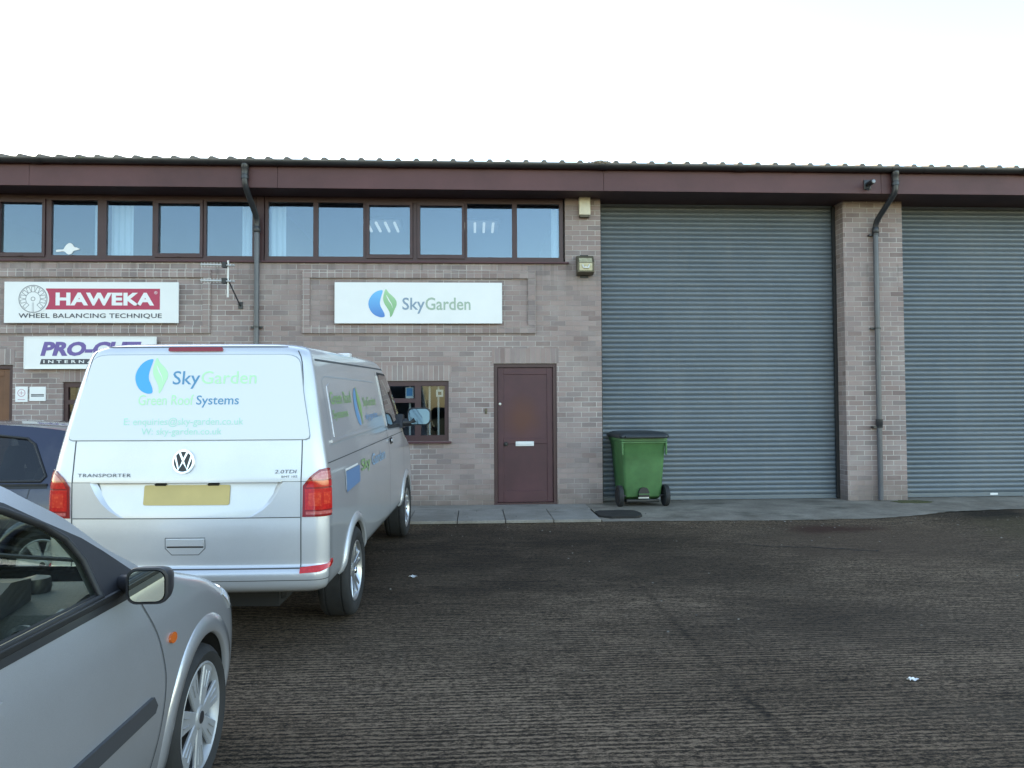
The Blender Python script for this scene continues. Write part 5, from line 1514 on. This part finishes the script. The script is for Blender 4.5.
        rows = [[(cx+(a-cx)*q, cy+dy+.02*s_*(a-cx), cz+(b-cz)*q) for a, b in rrect(cx-.066, cx+.067, cz-.058, cz+.059, .034)] for dy, q in ((-.014, .86), (-.012, .97), (.0, .99), (.03, .93), (.07, .76), (.10, .48), (.112, .15))]
        ids = k.grid(rows, close_u=True); k.face(ids[-1]); mm = k.build('mirror_housing', M['trim_black'], root, smooth=40)
        k = MB(); rr_ = rrect(cx-.054, cx+.054, cz-.047, cz+.048, .026)
        k.poly([(a, cy-.015+.02*s_*(a-cx)-.0*(b-cz), b) for a, b in rr_]); k.build('mirror_glass', M['mirror'], mm)
        k = MB(); k.tube([(s_*.775, -.60, .975), (s_*.82, -.64, .985), (s_*.87, -.67, .99)], [.03, .028, .03], 10); k.build('mirror_stalk', M['trim_black'], mm, smooth=50)
    FS = front_of(H)
    k = MB(); patch_poly(k, FS, [(-.36, .60), (.36, .60), (.34, .68), (-.34, .68)], .006, .008, .06); k.build('grille', M['trim_black'], root, smooth=40)
    k = MB(); patch_poly(k, FS, [(-.50, .26), (.50, .26), (.46, .38), (-.46, .38)], .006, .008, .06); k.build('lower_grille', M['trim_black'], root, smooth=40)
    line('shut_line', FS, [(x, .585) for x in linspace(-.80, .80, 50)], .007, root)
    for s_ in (-1, 1): line('shut_line', FS, [(s_*.70, z) for z in linspace(.735, .93, 30)], .006, root)
    k = MB()
    for x0, x1 in ((.55, -.05), (-.10, -.55)): k.tube([(x0, -.20-.25*abs(x0)**2, .985), ((x0+x1)/2, -.26-.1*abs(x0+x1)/2, 1.01), (x1, -.33-.1*abs(x1), 1.05)], .008, 6)
    k.build('wiper', M['trim_black'], root, smooth=40)
    RSf = H.rear
    for s_ in (-1, 1):
        k = MB(); patch_poly(k, RSf, [(s_*.60, .66), (s_*.93, .66), (s_*.93, .92), (s_*.66, .92)], .008, .012, .04); k.build('tail_lamp', M['red_lens'], root, smooth=50)
    k = MB(); patch_poly(k, RSf, rrect(-.26, .26, .70, .81, .012), .008, .008, .06); k.build('number_plate', M['plate_yellow'], root, smooth=40)
    return H

CAR = thing('parked_car', 'silver hatchback close in the foreground with black door mirror and amber side repeater', 'car', (-1.945, 3.137, -.125))
hatchback(CAR, M['silver_car'], M['car_glass'])
CAR2 = thing('parked_car', 'dark navy hatchback standing sideways beyond the van near the brown door', 'car', (-6.03, 7.17, yard_z(7.17)-.01), (0, 0, rad(90)))
CAR2.scale = (.985, .985, .985)
hatchback(CAR2, M['navy'], M['dark_glass'])
# ================================================================== grass beyond the yard, sky, sun, camera
g = MB()
gm, nt, b_ = new_mat('grass_field'); oc = N(nt, 'ShaderNodeTexCoord').outputs['Object']
L(nt, mixc(nt, noise(nt, oc, .6, 6, .7), (.030, .042, .012), (.060, .062, .022)), b_.inputs['Base Color']); b_.inputs['Roughness'].default_value = .95
g.grid([[(-398, -398, -.10), (398, -398, -.10)], [(-398, -17, -.10), (398, -17, -.10)]]); g.build('grass_field', gm, kind='structure')

SUN_EL, SUN_AZ = 19.0, -46.0          # behind the roof, to the left of the view
S_ = bpy.context.scene
wd = bpy.data.worlds.new('World'); S_.world = wd; wd.use_nodes = True
nt = wd.node_tree; bg = nt.nodes['Background']
sky = nt.nodes.new('ShaderNodeTexSky'); sky.sky_type = 'NISHITA'; sky.sun_disc = False
sky.sun_elevation = rad(SUN_EL); sky.sun_rotation = rad(SUN_AZ)
sky.air_density = 1.0; sky.dust_density = .6; sky.ozone_density = 1.0; sky.altitude = 30
nt.links.new(sky.outputs[0], bg.inputs[0]); bg.inputs[1].default_value = .12
sl = bpy.data.lights.new('sun', 'SUN'); sl.energy = 3.0; sl.angle = rad(.5); sl.color = (1.0, .94, .84)
so_ = bpy.data.objects.new('sun', sl); COL.objects.link(so_)
d = Vector((math.sin(rad(SUN_AZ))*math.cos(rad(SUN_EL)), math.cos(rad(SUN_AZ))*math.cos(rad(SUN_EL)), math.sin(rad(SUN_EL))))
so_.rotation_euler = d.to_track_quat('Z', 'Y').to_euler(); so_.location = (-20, 40, 30)

TH = rad(2.9); P = math.atan(23/740); RO = -.005
fwd = Vector((math.sin(TH)*math.cos(P), math.cos(TH)*math.cos(P), math.sin(P)))
rt = Vector((math.cos(TH), -math.sin(TH), 0)); up = rt.cross(fwd)
r2 = rt*math.cos(RO)+up*math.sin(RO); u2 = up*math.cos(RO)-rt*math.sin(RO)
cd = bpy.data.cameras.new('camera'); cd.sensor_width = 36; cd.lens = 36*740/1024; cd.clip_start = .05; cd.clip_end = 2000
cam = bpy.data.objects.new('camera', cd); COL.objects.link(cam)
mw = Matrix((( r2.x, u2.x, -fwd.x, 0), (r2.y, u2.y, -fwd.y, 0), (r2.z, u2.z, -fwd.z, 1.43), (0, 0, 0, 1)))
cam.matrix_world = mw
S_.camera = cam
S_.view_settings.view_transform = 'Standard'; S_.view_settings.look = 'None'; S_.view_settings.gamma = 1
S_.view_settings.use_curve_mapping = False
S_.view_settings.exposure = 2.55
S_.view_settings.use_white_balance = True; S_.view_settings.white_balance_temperature = 7350; S_.view_settings.white_balance_tint = 8
S_.render.engine = 'CYCLES'
S_.cycles.max_bounces = 8; S_.cycles.transparent_max_bounces = 16; S_.cycles.caustics_reflective = False; S_.cycles.caustics_refractive = False
S_.cycles.use_denoising = True
